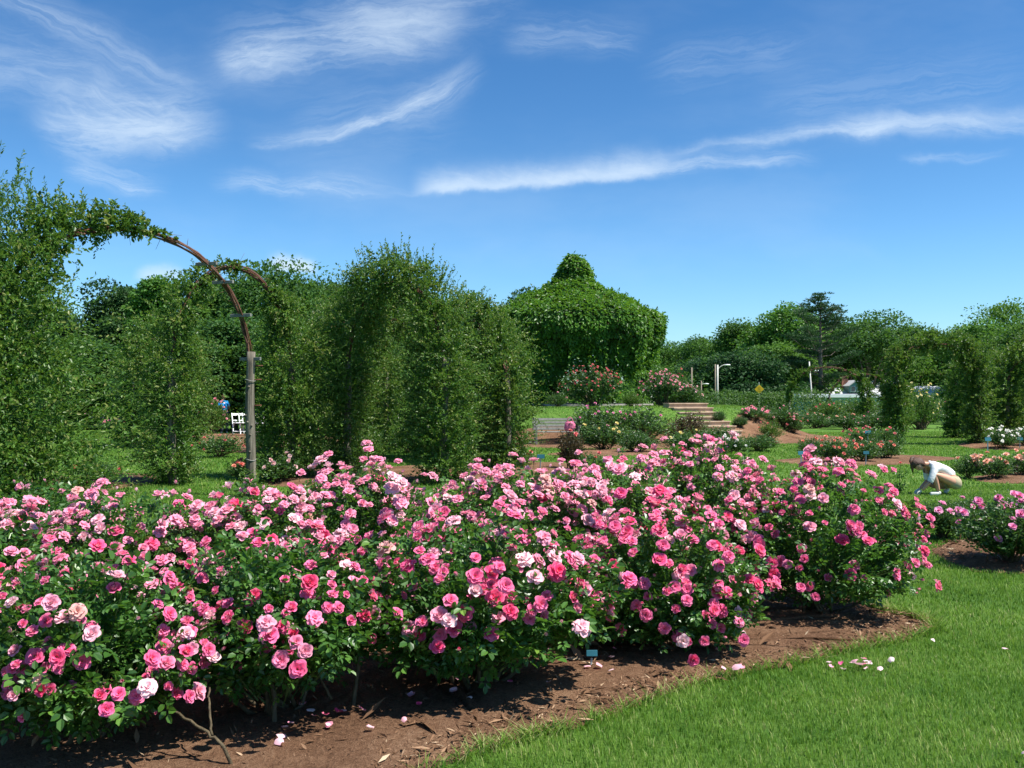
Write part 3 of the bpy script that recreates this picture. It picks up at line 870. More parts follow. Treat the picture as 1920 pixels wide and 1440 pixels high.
fg_bush(2.34, 7.0, .72, .62, 1.02, 25, 'pink rose bush at the pointed end of the bed, hanging over the lawn', 210, .30, .28)
fg_bush(-3.05, 5.15, .62, .60, .90, 26, 'pink rose bush second row, farthest along the left edge', 190, .42, .3, 1.0)
fg_bush(-2.45, 5.85, .60, .55, .94, 27, 'tall loose pink rose bush in front of the thick vine pillar', 190, .45, .3)
fg_bush(-1.70, 6.15, .58, .55, .96, 28, 'pink rose bush with pale blooms in front of the bare wooden post', 200, .5, .3)
fg_bush(-1.02, 6.55, .60, .60, 1.12, 29, 'tall pink rose bush directly behind the broad middle bush', 250, .5, .3)
fg_bush(-.05, 6.55, .66, .60, 1.07, 30, 'pale pink rose bush crowded with small blooms, centre of the back row', 280, .60, .3)
fg_bush(.72, 7.05, .62, .60, 1.09, 31, 'pink rose bush with a flat top of crowded blooms, below the vine covered gazebo', 270, .58, .3)
fg_bush(1.55, 7.45, .66, .60, 1.18, 32, 'tallest pink rose bush, blooms reaching up to the garden steps behind', 270, .55, .3)
fg_bush(-3.3, 6.6, .60, .55, .95, 33, 'pink rose bush in the back row beside the foot of the vine pillar', 130, .45, .3)


# ------------------------------------------------------------------ vine covered arches
def archpath(a, b, zpost, ztop, n=60, flat=.85):
    """points of the arch line from the foot a up, over and down to the foot b"""
    a, b = np.array(a, float), np.array(b, float)
    za, zb = H(*a), H(*b)
    pa = [(a[0], a[1], za + (zpost) * t) for t in np.linspace(0, 1, n // 4, endpoint=False)]
    pc = []
    for t in np.linspace(0, 1, n // 2):
        an = math.pi * (1 - t); k = (1 + math.cos(an)) / 2
        k = t * .25 + .75 * k
        xy = a * (1 - k) + b * k
        z = (za * (1 - k) + zb * k) + zpost + (ztop - zpost) * math.sin(an) ** flat
        pc.append((xy[0], xy[1], z))
    pb = [(b[0], b[1], zb + zpost * (1 - t)) for t in np.linspace(0, 1, n // 4 + 1)[1:]]
    return np.array(pa + pc + pb)


def arch(a, b, zpost, ztop, cover, label, seed, leaf=.05, dens=1.0, postr=.075, mate='vine_leaf', spray=1.0, name='rose_arch', bare=False, tintb=.5, flat=.85):
    r = np.random.default_rng(seed)
    P = archpath(a, b, zpost, ztop, 60, flat); n = len(P)
    base = np.array([a[0], a[1], H(*a)])
    root = empty(name, tuple(base), label=label, category='rose arch', group=None)
    P = P - base
    dirv = nrm(np.array([b[0] - a[0], b[1] - a[1], 0.0])); perp = np.array([-dirv[1], dirv[0], 0])
    for (e, sgn) in ((np.array([0, 0, 0.0]), 1), (np.array([b[0] - a[0], b[1] - a[1], H(*b) - base[2]]), -1)):
        s = Soup(); hh = zpost + .12
        pts = [e + [0, 0, -.1], e + [.01, 0, .5], e + [-.008, .01, hh * .6], e + [.005, 0, hh]]
        pts = [np.array(p) for p in pts]
        pp = [pts[0] * (1 - t) + pts[3] * t + np.array([.010 * math.sin(7 * t + seed), .008 * math.cos(5 * t), 0]) for t in np.linspace(0, 1, 14)]
        rr = postr * (1.06 - .22 * np.linspace(0, 1, 14)) * (1 + r.normal(0, .03, 14))
        V_, q, t_ = tube(pp, rr, 14); s.add(V_, q, t_)
        if bare and sgn == -1:
            for _ in range(9):      # knots
                z = r.uniform(.3, hh - .2); an = r.uniform(3.6, 5.8)
                c = np.array([math.cos(an), math.sin(an), .15])
                V_, q, t_ = tube([e + [0, 0, z] + c * postr * .75, e + [0, 0, z] + c * (postr + .02)], [.026, .014], 7); s.add(V_, q, t_)
        s.obj('post', M['weathered_post'], root, smooth=True)
    # thin rods carrying the vine
    top = P[n // 4:-(n // 4)] if True else P
    s = Soup()
    for off in (-.10, .10):
        V_, q, t_ = tube(top + perp * off * 0.5, .011, 5); s.add(V_, q, t_)
    s.obj('rod', M['rust'], root, smooth=True)
    # woody vine stems twisted round the rods
    s = Soup(); tt = np.arange(n)
    for i in range(6 if bare else 3):
        ph = r.random() * 6; off = .035 + .02 * r.random()
        q_ = P + perp * (off * np.sin(tt * .33 + ph))[:, None] + np.array([0, 0, 1.0]) * (off * np.cos(tt * .33 + ph))[:, None] + r.normal(0, .008, (n, 3))
        i0 = n // 4 if bare else 0
        V_, q, t_ = tube(q_[i0:] if not bare else q_[i0: n - n // 4 + 1], .012 + .006 * r.random(), 5); s.add(V_, q, t_)
    if bare:
        for _ in range(40):
            i = r.integers(n // 4, n - n // 4); d = nrm(runit(1, r)[0] + [0, 0, .2])
            V_, q, t_ = tube([P[i], P[i] + d * .08 + [0, 0, .01], P[i] + d * r.uniform(.12, .3) + [0, 0, r.uniform(-.1, .06)]], [.005, .004, .002], 4); s.add(V_, q, t_)
    s.obj('vine_stem', M['vine_wood'], root, smooth=True)
    # foliage
    seglen = np.concatenate([[0], np.cumsum(np.linalg.norm(np.diff(P, axis=0), axis=1))]); tot_ = seglen[-1]
    ts = np.linspace(0, 1, n); cov = np.array([cover(seglen[i] / tot_) for i in range(n)])
    w = cov * np.gradient(seglen)
    if w.sum() > 0:
        cum = np.cumsum(w) / w.sum()
        N_ = int(1150 * dens * w.sum() / (leaf / .05) ** .6); leaf = leaf * 1.35
        fi = np.interp(r.random(N_), cum, np.arange(n)); i0 = np.clip(fi.astype(int), 0, n - 2); fr = (fi - i0)[:, None]
        C = P[i0] * (1 - fr) + P[i0 + 1] * fr; cv = np.interp(fi, np.arange(n), cov)
        T = nrm(P[i0 + 1] - P[i0])
        rd = runit(N_, r); rd = nrm(rd - T * np.sum(rd * T, -1, keepdims=True))
        lm = 1 + .46 * lump(C + rd * .4, 2.1, seed) + .24 * lump(C + rd * .5, 5.0, seed + 3)
        lm = np.clip(lm, .3, 1.28)
        # woody core, thinner, then clumps of leafy side shoots with dark gaps between them
        ncl = max(6, int(w.sum() * 150))
        gapf = lump(C + rd * .45, 2.3, seed + 20)
        okk = np.where(gapf > -.12)[0]
        ck = r.choice(okk, ncl)
        crd = nrm(rd[ck] + runit(ncl, r) * .25); crad = cv[ck] * np.maximum(lm[ck], .3) * r.uniform(.45, .98, ncl)
        cc_ = C[ck] + crd * crad[:, None]
        topf = np.clip((C[:, 2] - zpost) / max(ztop - zpost, .1), 0, 1)
        cc_ += np.array([0, 0, 1]) * (topf[ck] * cv[ck] * .3)[:, None]
        f = Soup()
        n1 = int(N_ * .38)
        sel = r.choice(N_, n1)
        S1 = C[sel] + rd[sel] * (cv[sel] * np.maximum(lm[sel], .25) * r.random(n1) ** .7 * .64)[:, None]
        S1 += np.array([0, 0, 1]) * (topf[sel] * cv[sel] * .3)[:, None]
        sprays(f, S1, nrm(rd[sel] * .8 + runit(n1, r) * .7), np.minimum(cv[sel], .6) * r.uniform(.25, .6, n1), 7, leaf, leaf * .56, r, .25, .9, np.clip(tintb - .12, 0, 1), .15, .1)
        for frac, lk, kk in ((.36, 1.05, 7), (.18, .74, 9)):
            n2 = int(N_ * frac); ci = r.integers(0, ncl, n2); ctint = np.clip(tintb + .06 + r.normal(0, .22, ncl), .08, .98)
            S2 = cc_[ci] + r.normal(0, .055, (n2, 3))
            D2_ = nrm(crd[ci] * .55 + runit(n2, r) * .75 + np.array([0, 0, .12]))
            sprays(f, S2, D2_, np.minimum(cv[ck][ci], .6) * r.uniform(.25, .75, n2), kk, leaf * lk, leaf * lk * .58, r, .25, .9, ctint[ci], .12, .1)
        # arching side shoots that hang free
        n3 = int(26 * w.sum() / .4 * .6) + 4; ci = r.integers(0, ncl, n3)
        D3 = nrm(crd[ci] + np.array([0, 0, .25]) + runit(n3, r) * .3); l3 = np.minimum(cv[ck][ci], .7) * r.uniform(.7, 1.5, n3)
        sprays(f, cc_[ci], D3, l3, 16, leaf * .85, leaf * .42, r, .55, .8, min(tintb + .15, 1), .15, .05)
        # long shoots standing up along the top
        ns = int(30 * spray * w.sum() / .4)
        cs = np.where(rd[:, 2] > -.1)[0]
        if len(cs) and ns:
            pk = r.choice(cs, ns); up = np.tile([[0, 0, 1.0]], (ns, 1))
            D2 = nrm(up * (.35 + topf[pk])[:, None] + rd[pk] * .7 + runit(ns, r) * .3)
            st_ = C[pk] + rd[pk] * (cv[pk] * .7)[:, None]
            ll = cv[pk] * r.uniform(.7, 1.7, ns)
            sprays(f, st_, D2, ll, 14, leaf * .8, leaf * .45, r, .12, .8, min(tintb + .18, 1), .18, .15)
            V_, q = tubes3(st_, st_ + D2 * ll[:, None] - np.array([0, 0, .12]) * ll[:, None], .004, .0015)
            f.add(V_, q, tint=.6)
        f.obj('foliage', M[mate], root)
    return root

def covf(pts):
    xs, ys = zip(*pts)
    return lambda t: float(np.interp(t, xs, ys))

# 1: the near arch, its right half bare down to the wooden post
A1 = arch((-6.95, 12.2), (-4.36, 15.4), 2.30, 4.18, covf([(0, 1.15), (.12, 1.10), (.22, .92), (.33, .52), (.42, .30), (.50, .18), (.55, .08), (.575, 0), (1, 0)]),
          'near arch with thick vine on one side and a bare weathered wooden post', 201, .056, 1.25, .082, bare=True, spray=2.4)
# crosspieces, wires and dowels of the bare side
P1 = archpath((-6.95, 12.2), (-4.36, 15.4), 2.30, 4.18); b1 = np.array([-6.95, 12.2, H(-6.95, 12.2)])
for f_ in (.735, .685, .64, .60):
    i = int(f_ * len(P1)); s = Soup(); c = P1[i] - b1
    box(s, c, (.40, .045, .055), Matrix.Rotation(math.atan2(-2.59, 3.2) * .5, 3, 'Z'))
    bevel(s.obj('crosspiece', M['grey_board'], A1), .006)
for z, ln in ((2.18, .16), (1.95, .14), (1.52, .14)):
    s = Soup(); V_, q, t_ = tube([(2.59 + .05, 3.2, z), (2.59 + .05 + ln, 3.17, z + .005)], .012, 8); s.add(V_, q, t_); s.obj('dowel', M['rust'], A1, smooth=True)
for z in (1.94, .62, .35):
    s = Soup(); an = np.linspace(0, 2 * math.pi, 17); V_, q, t_ = tube(np.stack([2.59 + .088 * np.cos(an), 3.2 + .088 * np.sin(an), z + .015 * np.sin(an * 2)], -1), .007, 5, cap=False)
    s.add(V_, q); s.obj('wire', M['wire'], A1, smooth=True)
s = Soup(); r_ = np.random.default_rng(5)
st_ = np.array([[2.62, 3.1, 0.0]]) + r_.normal(0, .09, (46, 3)) * [1, 1, 0]
sprays(s, st_, np.array([[0, -.1, 1.0]]) + r_.normal(0, .3, (46, 3)), .55, 9, .055, .03, r_, .1)
s.obj('foliage', M['vine_leaf'], A1)

s = Soup(); r_ = np.random.default_rng(15)
st_ = np.stack([r_.uniform(-.5, .75, 130), r_.normal(0, .35, 130), r_.uniform(3.3, 4.75, 130)], -1) + [0, .15, 0]
st_[:, 2] -= 1.1 * np.maximum(st_[:, 0] - .15, 0)
dr_ = nrm(np.array([[-.05, 0, 1.0]]) + r_.normal(0, .28, (130, 3))); ln_ = r_.uniform(.35, 1.0, 130) * np.where(st_[:, 0] < -.2, 1.25, .8)
sprays(s, st_, dr_, ln_, 20, .062, .028, r_, .10, .8, .62, .18, .1)
V_, q = tubes3(st_, st_ + dr_ * (ln_ * .92)[:, None], .005, .0015); s.add(V_, q, tint=.6)
s.obj('long_shoots', M['vine_leaf'], A1)
s = Soup(); st_ = np.stack([r_.normal(.15, .45, 70), r_.normal(-.3, .4, 70), r_.uniform(.6, 3.0, 70)], -1)
dr_ = nrm(np.array([[.75, -.35, .35]]) + r_.normal(0, .4, (70, 3))); ln_ = r_.uniform(.7, 1.45, 70)
sprays(s, st_, dr_, ln_, 22, .070, .030, r_, .42, .7, .72, .15, .1)
s.obj('arching_shoots', M['vine_leaf'], A1)

full = lambda w, top=1.0, foot=.8: covf([(0, w * foot), (.08, w), (.3, w), (.5, w * top), (.7, w), (.92, w), (1, w * foot)])
arch((-6.45, 17.5), (-4.52, 18.9), 2.3, 4.22, covf([(0, .40), (.06, .52), (.28, .50), (.40, .28), (.50, .10), (.53, .0), (.57, 0), (.61, .22), (.66, .46), (.73, .66), (.82, .74), (.93, .66), (1, .5)]),
     'second arch whose vine thins to bare brown rods on top', 202, .05, 1.1, .08, bare=True, tintb=.56)
arch((-3.45, 19.4), (-1.30, 17.8), 2.3, 3.98, covf([(0, .34), (.06, .42), (.25, .44), (.36, .50), (.5, .46), (.68, .44), (.80, .50), (.93, .52), (1, .42)]),
     'large vine arch with tall shoots on top, in the middle of the arch row', 203, .05, 1.15, .08, spray=2.2, tintb=.52)
arch((-4.05, 24.6), (-2.4, 25.4), 2.3, 3.7, full(.46), 'leafy arch pillar seen through the large middle arch', 204, .055, 1.0, .08)
arch((-2.2, 25.0), (-.35, 22.0), 2.2, 3.62, full(.52, .9), 'rounded vine arch near the end of the row, beside the gazebo', 205, .055, 1.1, .08, tintb=.55)
arch((-.10, 21.3), (-1.0, 27.2), 2.0, 3.05, full(.50, .9), 'last vine arch of the row, next to the grey bench', 206, .055, 1.1, .08, tintb=.55)
arch((-6.0, 27.5), (-3.9, 28.6), 2.3, 3.9, full(.62), 'leafy green arch behind the second and third arches', 207, .06, .9, .08, tintb=.6)
arch((-12.3, 30.0), (-11.4, 32.6), 2.1, 3.7, full(.55), 'vine arch standing back on the far side of the left lawn', 208, .065, .9, .08, tintb=.55)
# on the right lawn
arch((13.15, 31.6), (16.35, 32.4), 2.1, 3.5, covf([(0, 0), (.04, .12), (.08, .30), (.14, .40), (.25, .40), (.4, .33), (.5, .33), (.62, .38), (.72, .44), (.85, .42), (.94, .40), (1, .26)]),
     'wide vine arch on the lawn at the right with a leaning grey post', 211, .062, 1.25, .09, tintb=.5, spray=1.0, flat=.45)
arch((18.1, 37.6), (20.2, 37.0), 2.1, 3.2, full(.42), 'vine arch half hidden behind the wide arch, casting its shade on the lawn', 212, .07, .9, .09)
arch((17.8, 33.2), (21.0, 33.6), 2.1, 3.35, full(.55), 'vine arch cut by the picture edge, above the white roses', 213, .07, .9, .09)
arch((15.0, 50.0), (19.3, 50.2), 1.7, 3.30, covf([(0, 0), (.12, .03), (.18, .2), (.33, .2), (.45, .03), (.6, .03), (.68, .26), (.85, .34), (1, .22)]), 'far thin arch, the round one next to the yellow diamond sign', 214, .08, .8, .07)
arch((18.2, 53), (22.0, 53.4), 1.6, 3.0, covf([(0, 0), (.14, .03), (.2, .04), (.33, .04), (.45, .02), (.6, .03), (.7, .3), (.9, .4), (1, .3)]), 'far thin arch framing the brick chimney', 215, .08, .8, .07)
arch((24.6, 57.5), (28.0, 57.5), 1.8, 3.1, covf([(0, .4), (.15, .4), (.3, .18), (.5, .16), (.7, .22), (.9, .5), (1, .4)]), 'far round arch seen through the wide arch, behind yellow roses', 216, .09, .8, .07)
arch((29.0, 58.5), (32.5, 58.5), 1.8, 3.1, covf([(0, .4), (.15, .5), (.3, .18), (.5, .16), (.7, .22), (.9, .5), (1, .4)]), 'far arch seen through the wide arch, close to its shaded pillar', 217, .09, .8, .07)


# ------------------------------------------------------------------ trees
def decid(name, seed, h=10.0, w=8.0, nb=34, leafn=560, leaf=.26, mate='tree_leaf', cone=0.0, low=.12, gap=0.0):
    r = np.random.default_rng(seed)
    tr = Soup(); cr = Soup()
    cz = h * (low + (1 - low) * .52); ch = h * (1 - low) * .48
    d = runit(nb, r); d[:, 2] = np.where(d[:, 2] < -.75, -d[:, 2], d[:, 2])
    rad = r.random(nb) ** .4 * .82
    B = d * rad[:, None] * np.array([w / 2, w / 2, ch])
    if cone:
        k = np.clip(1 - cone * (B[:, 2] / ch * .5 + .5), .08, 1); B[:, :2] *= k[:, None]
    B[:, 2] += cz
    top = .55 * h
    V_, q, t_ = tube([(0, 0, -.5), (.05, 0, h * .2), (.0, .08, h * .4), (.1, .05, h * .78)], [.032 * h, .024 * h, .018 * h, .005 * h], 9); tr.add(V_, q, t_)
    for b in B[:: 2]:
        z0 = r.uniform(.18, .55) * h
        a = np.array([0, 0, z0])
        V_, q, t_ = tube([a, a * .5 + b * .5 + [0, 0, .04 * h], b], [.011 * h, .007 * h, .002 * h], 5); tr.add(V_, q, t_)
    for b in B:
        rb = w * r.uniform(.11, .21) * (1 - .5 * cone * np.clip((b[2] - cz) / ch * .5 + .5, 0, 1))
        n = int(leafn * r.uniform(.7, 1.2))
        dd = runit(n, r); dd[:, 2] = np.where(dd[:, 2] < -.3, np.where(r.random(n) < .6, -dd[:, 2], dd[:, 2]), dd[:, 2])
        rr = rb * (1 + .30 * lump(dd * 1.0 + b, 1.7, seed)) * r.random(n) ** .30
        P = b + dd * rr[:, None] * np.array([1.1, 1.1, .95])
        A = nrm(dd * .6 + runit(n, r) * .8 + [0, 0, -.15]); N = nrm(dd * .6 + np.array([0, 0, .5]) + runit(n, r) * .6)
        ll = leaf * r.uniform(.6, 1.2, n)
        add_leaves(cr, P, A, N, ll, ll * .62, np.clip(.48 + r.normal(0, .17, n) + r.normal(0, .10), 0, 1), 'quad')
    return tr.mesh('trunk', M['bark'], True), cr.mesh('crown', M[mate])


def pine(seed, h=15.0, w=7.0):
    r = np.random.default_rng(seed); tr = Soup(); cr = Soup()
    V_, q, t_ = tube([(0, 0, -.5), (.15, 0, h * .3), (.0, .1, h * .6), (.1, 0, h * .97)], [.34, .27, .2, .03], 9); tr.add(V_, q, t_)
    nbz = 46
    for i in range(nbz):
        z = h * (.30 + .69 * (i / (nbz - 1))) + r.normal(0, .12); f = np.clip((z / h - .3) / .7, 0, 1)
        env = .55 + .45 * math.sin(math.pi * min(1, f * 1.15 + .12)) if f < .8 else (1 - f) * 2.4 + .12
        L = w * .58 * env * r.uniform(.45, 1.15) * (.7 if f < .1 else 1)
        an = i * 2.4 + r.normal(0, .5)
        d = np.array([math.cos(an), math.sin(an), .05 + .45 * f + r.normal(0, .08)])
        a = np.array([0, 0, z]); e = a + d * L + [0, 0, .12 * L]
        V_, q, t_ = tube([a, a + d * L * .5 - [0, 0, .05 * L], e], [.07, .05, .015], 5); tr.add(V_, q, t_)
        k = max(3, int(L * 4.2))
        for j in range(k):
            u = (.40 if f < .75 else .1) + .62 * (j + r.random()) / k
            c = a + (e - a) * u + r.normal(0, .22, 3) * [1, 1, .45]
            n = 40
            dd = runit(n, r); dd[:, 2] = np.abs(dd[:, 2]) * .5
            P = c + dd * (r.random((n, 1)) ** .5) * np.array([.58, .58, .24])
            A = nrm(dd + [0, 0, .5]); add_leaves(cr, P, A, runit(n, r) + [0, 0, .6], .30 * r.uniform(.7, 1.2, n), .085, np.clip(r.normal(.5, .2, n), 0, 1), 'quad')
    return tr.mesh('trunk', M['bark'], True), cr.mesh('crown', M['needle'])

TREES = {
    'round': decid('t', 301, 10, 8.4, 36), 'round2': decid('t', 302, 10, 8.0, 32), 'wide': decid('t', 303, 10, 10.5, 40),
    'open': decid('t', 304, 10, 7.5, 26, 420, .26, 'tree_leaf', 0, .25), 'dark': decid('t', 305, 10, 7.2, 36, 620, .24, 'tree_leaf_dark', .25, .05),
    'light': decid('t', 306, 10, 5.6, 40, 520, .22, 'tree_leaf_light', .75, .05), 'lightround': decid('t', 307, 10, 7.6, 34, 560, .24, 'tree_leaf_light', .1, .08),
    'airy': decid('t', 308, 10, 8.0, 20, 260, .22, 'tree_leaf', 0, .45),
}
TREES['bushy'] = decid('t', 310, 10, 11, 60, 520, .34, 'tree_leaf', .15, -.12)
TREES['bushydark'] = decid('t', 311, 10, 11, 60, 520, .34, 'tree_leaf_dark', .15, -.12)
TREES['pine'] = pine(309)

def tree(kind, px, d, top, label, wide=1.0, group=None, name='tree'):
    x = wx(px, d); z = H(x, d); h = wz(top, d) - z
    href = 15.0 if kind == 'pine' else 10.0
    k = h / href * (1.0 if kind == 'pine' else 1.02)
    root = empty(name, (x, d, z), random.random() * 6.28, label=label, category='tree', group=group)
    for nm, me in zip(('trunk', 'crown'), TREES[kind]):
        o = mkobj(nm, me, root); o.scale = (k * wide, k * wide, k)
    return root

# behind the left arches
gl = 'trees behind the left arches'
tree('dark', 215, 58, 522, 'dark rounded tree left of the pointed light green one', 1.05, gl)
tree('light', 295, 54, 500, 'pointed light green tree behind the second arch', 1.2, gl)
tree('dark', 90, 56, 560, 'dark tree showing behind the near vine pillar', 1.1, gl)
tree('round', -60, 60, 500, 'tree at the picture edge behind the near vine pillar', 1.1, gl)
tree('round2', 390, 62, 518, 'mid green tree between the pointed tree and the second arch top', 1.1, gl)
tree('wide', 510, 58, 500, 'broad tree crown showing under the small white cloud', 1.0, gl)
tree('dark', 600, 64, 520, 'dark tree behind the top of the middle arch', 1.1, gl)
tree('round', 700, 60, 520, 'tree behind the opening of the large middle arch', 1.1, gl)
tree('round2', 800, 66, 560, 'tree behind the end of the arch row', 1.1, gl)
tree('bushy', 440, 46, 600, 'lower light green tree behind the bare wooden post', 1.2, gl)
tree('bushy', 160, 48, 640, 'low light green tree in the gap beside the near pillar', 1.3, gl)
tree('bushydark', 330, 44, 640, 'low dark tree behind the leafy second arch foot', 1.3, gl)
tree('bushy', 560, 44, 620, 'low tree filling the gap behind the third arch', 1.3, gl)
tree('bushydark', 720, 46, 640, 'low dark tree seen through the large middle arch', 1.4, gl)
tree('round2', 880, 58, 590, 'tree between the arch row and the gazebo', 1.2, gl)
tree('dark', 1005, 56, 536, 'dark tree top peeping over the left shoulder of the gazebo roof', 1.0, gl)
# the tree line on the right
gr = 'trees along the road behind the hedge'
line = [
    ('round', 1225, 150, 652, 'low end of the tree line beside the gazebo wall'), ('wide', 1275, 145, 641, 'tree just right of the gazebo, low in the tree line'),
    ('round2', 1325, 135, 632, 'tree behind the street lamp, second step of the tree line'), ('wide', 1375, 125, 618, 'rounded tree right of the street lamp'),
    ('round', 1420, 118, 603, 'dark rounded tree above the yellow diamond sign'), ('lightround', 1462, 112, 574, 'tall light green tree left of the pine'),
    ('pine', 1537, 97, 552, 'tall dark pine standing above the tree line'), ('round2', 1500, 122, 596, 'tree directly behind the pine on its left'),
    ('open', 1580, 118, 600, 'tree directly right of the pine'), ('open', 1628, 108, 590, 'spreading tree with open crown above the chimney'),
    ('round', 1680, 120, 612, 'tree behind the left shoulder of the wide arch'), ('wide', 1740, 125, 624, 'tree behind the middle of the wide arch'),
    ('round2', 1800, 118, 618, 'tree behind the right shoulder of the wide arch'), ('lightround', 1850, 95, 604, 'light green tree above the shaded arch pillar'),
    ('airy', 1888, 118, 575, 'thin feathery tree top at the far right'), ('wide', 1925, 90, 598, 'broad tree cut by the right picture edge'),
    ('round', 1990, 85, 590, 'tree just past the right picture edge'),
]
for i, (k, px, d, top, lab) in enumerate(line):
    tree(k, px, d, top, lab, 1.15 if k not in ('pine',) else 1.0, gr, 'pine_tree' if k == 'pine' else 'tree')
low = [('bushy', 1250, 110, 690, 'low tree behind the pink climbing rose bush'), ('bushydark', 1300, 104, 676, 'low dark tree behind the short wooden pole'),
       ('bushy', 1360, 100, 668, 'low broad tree immediately behind the street lamp'), ('bushydark', 1405, 96, 660, 'low dark tree behind the yellow sign'),
       ('bushy', 1450, 104, 648, 'low tree between the yellow sign and the first far arch'), ('bushydark', 1500, 126, 650, 'low dark tree at the foot of the pine'),
       ('bushy', 1560, 130, 660, 'low tree behind the leaning utility pole'), ('bushydark', 1610, 134, 640, 'low dark tree behind the chimney'),
       ('bushy', 1660, 130, 650, 'low tree behind the white roof end'), ('bushy', 1720, 132, 655, 'low tree seen through the wide arch on its left'),
       ('bushy', 1775, 130, 650, 'low light tree seen through the wide arch on its right'), ('bushydark', 1840, 128, 640, 'low dark tree behind the shaded arch pillar'),
       ('bushy', 1900, 100, 650, 'low tree at the right edge behind the last arch')]
for k, px, d, top, lab in low:
    tree(k, px, d, top, lab, 1.3, gr)

# a wooded skyline farther off closes every gap between the trunks
def far_wood():
    r = np.random.default_rng(77); s = Soup()
    n = 60000
    an = r.uniform(-62, 62, n); d = r.uniform(165, 215, n)
    x = np.sin(R(1) * an) * d; y = np.cos(R(1) * an) * d
    hz = 6.2 + 1.6 * lump(np.stack([x, y, 0 * x], -1), .05, 2) + 1.2 * lump(np.stack([x, y, 0 * x], -1), .17, 5)
    z = Hn(x, y) + hz * (r.random(n) ** .6) * .95
    P = np.stack([x, y, z], -1); L = r.uniform(.6, 1.3, n)
    add_leaves(s, P, runit(n, r), nrm(runit(n, r) + [0, -.3, .8]), L, L * .7, np.clip(r.normal(.45, .2, n), 0, 1), 'quad')
    s.obj('woodland', M['tree_leaf'], label='distant wooded rise closing the view behind the garden trees', category='woodland', kind='stuff')
far_wood()


# ------------------------------------------------------------------ gazebo under creeper
def lathe(prof, n=48, bump=0.0, seed=0):
    V_ = []
    for (r0, z) in prof:
        a = np.arange(n) * 2 * math.pi / n
        V_.append(np.stack([r0 * np.cos(a), r0 * np.sin(a), np.full(n, z)], -1))
    V_ = np.concatenate(V_); m_ = len(prof)
    i = np.arange(m_ - 1)[:, None] * n; k = np.arange(n)[None]; k2 = (k + 1) % n
    return V_, np.stack([i + k, i + k2, i + n + k2, i + n + k], -1).reshape(-1, 4)


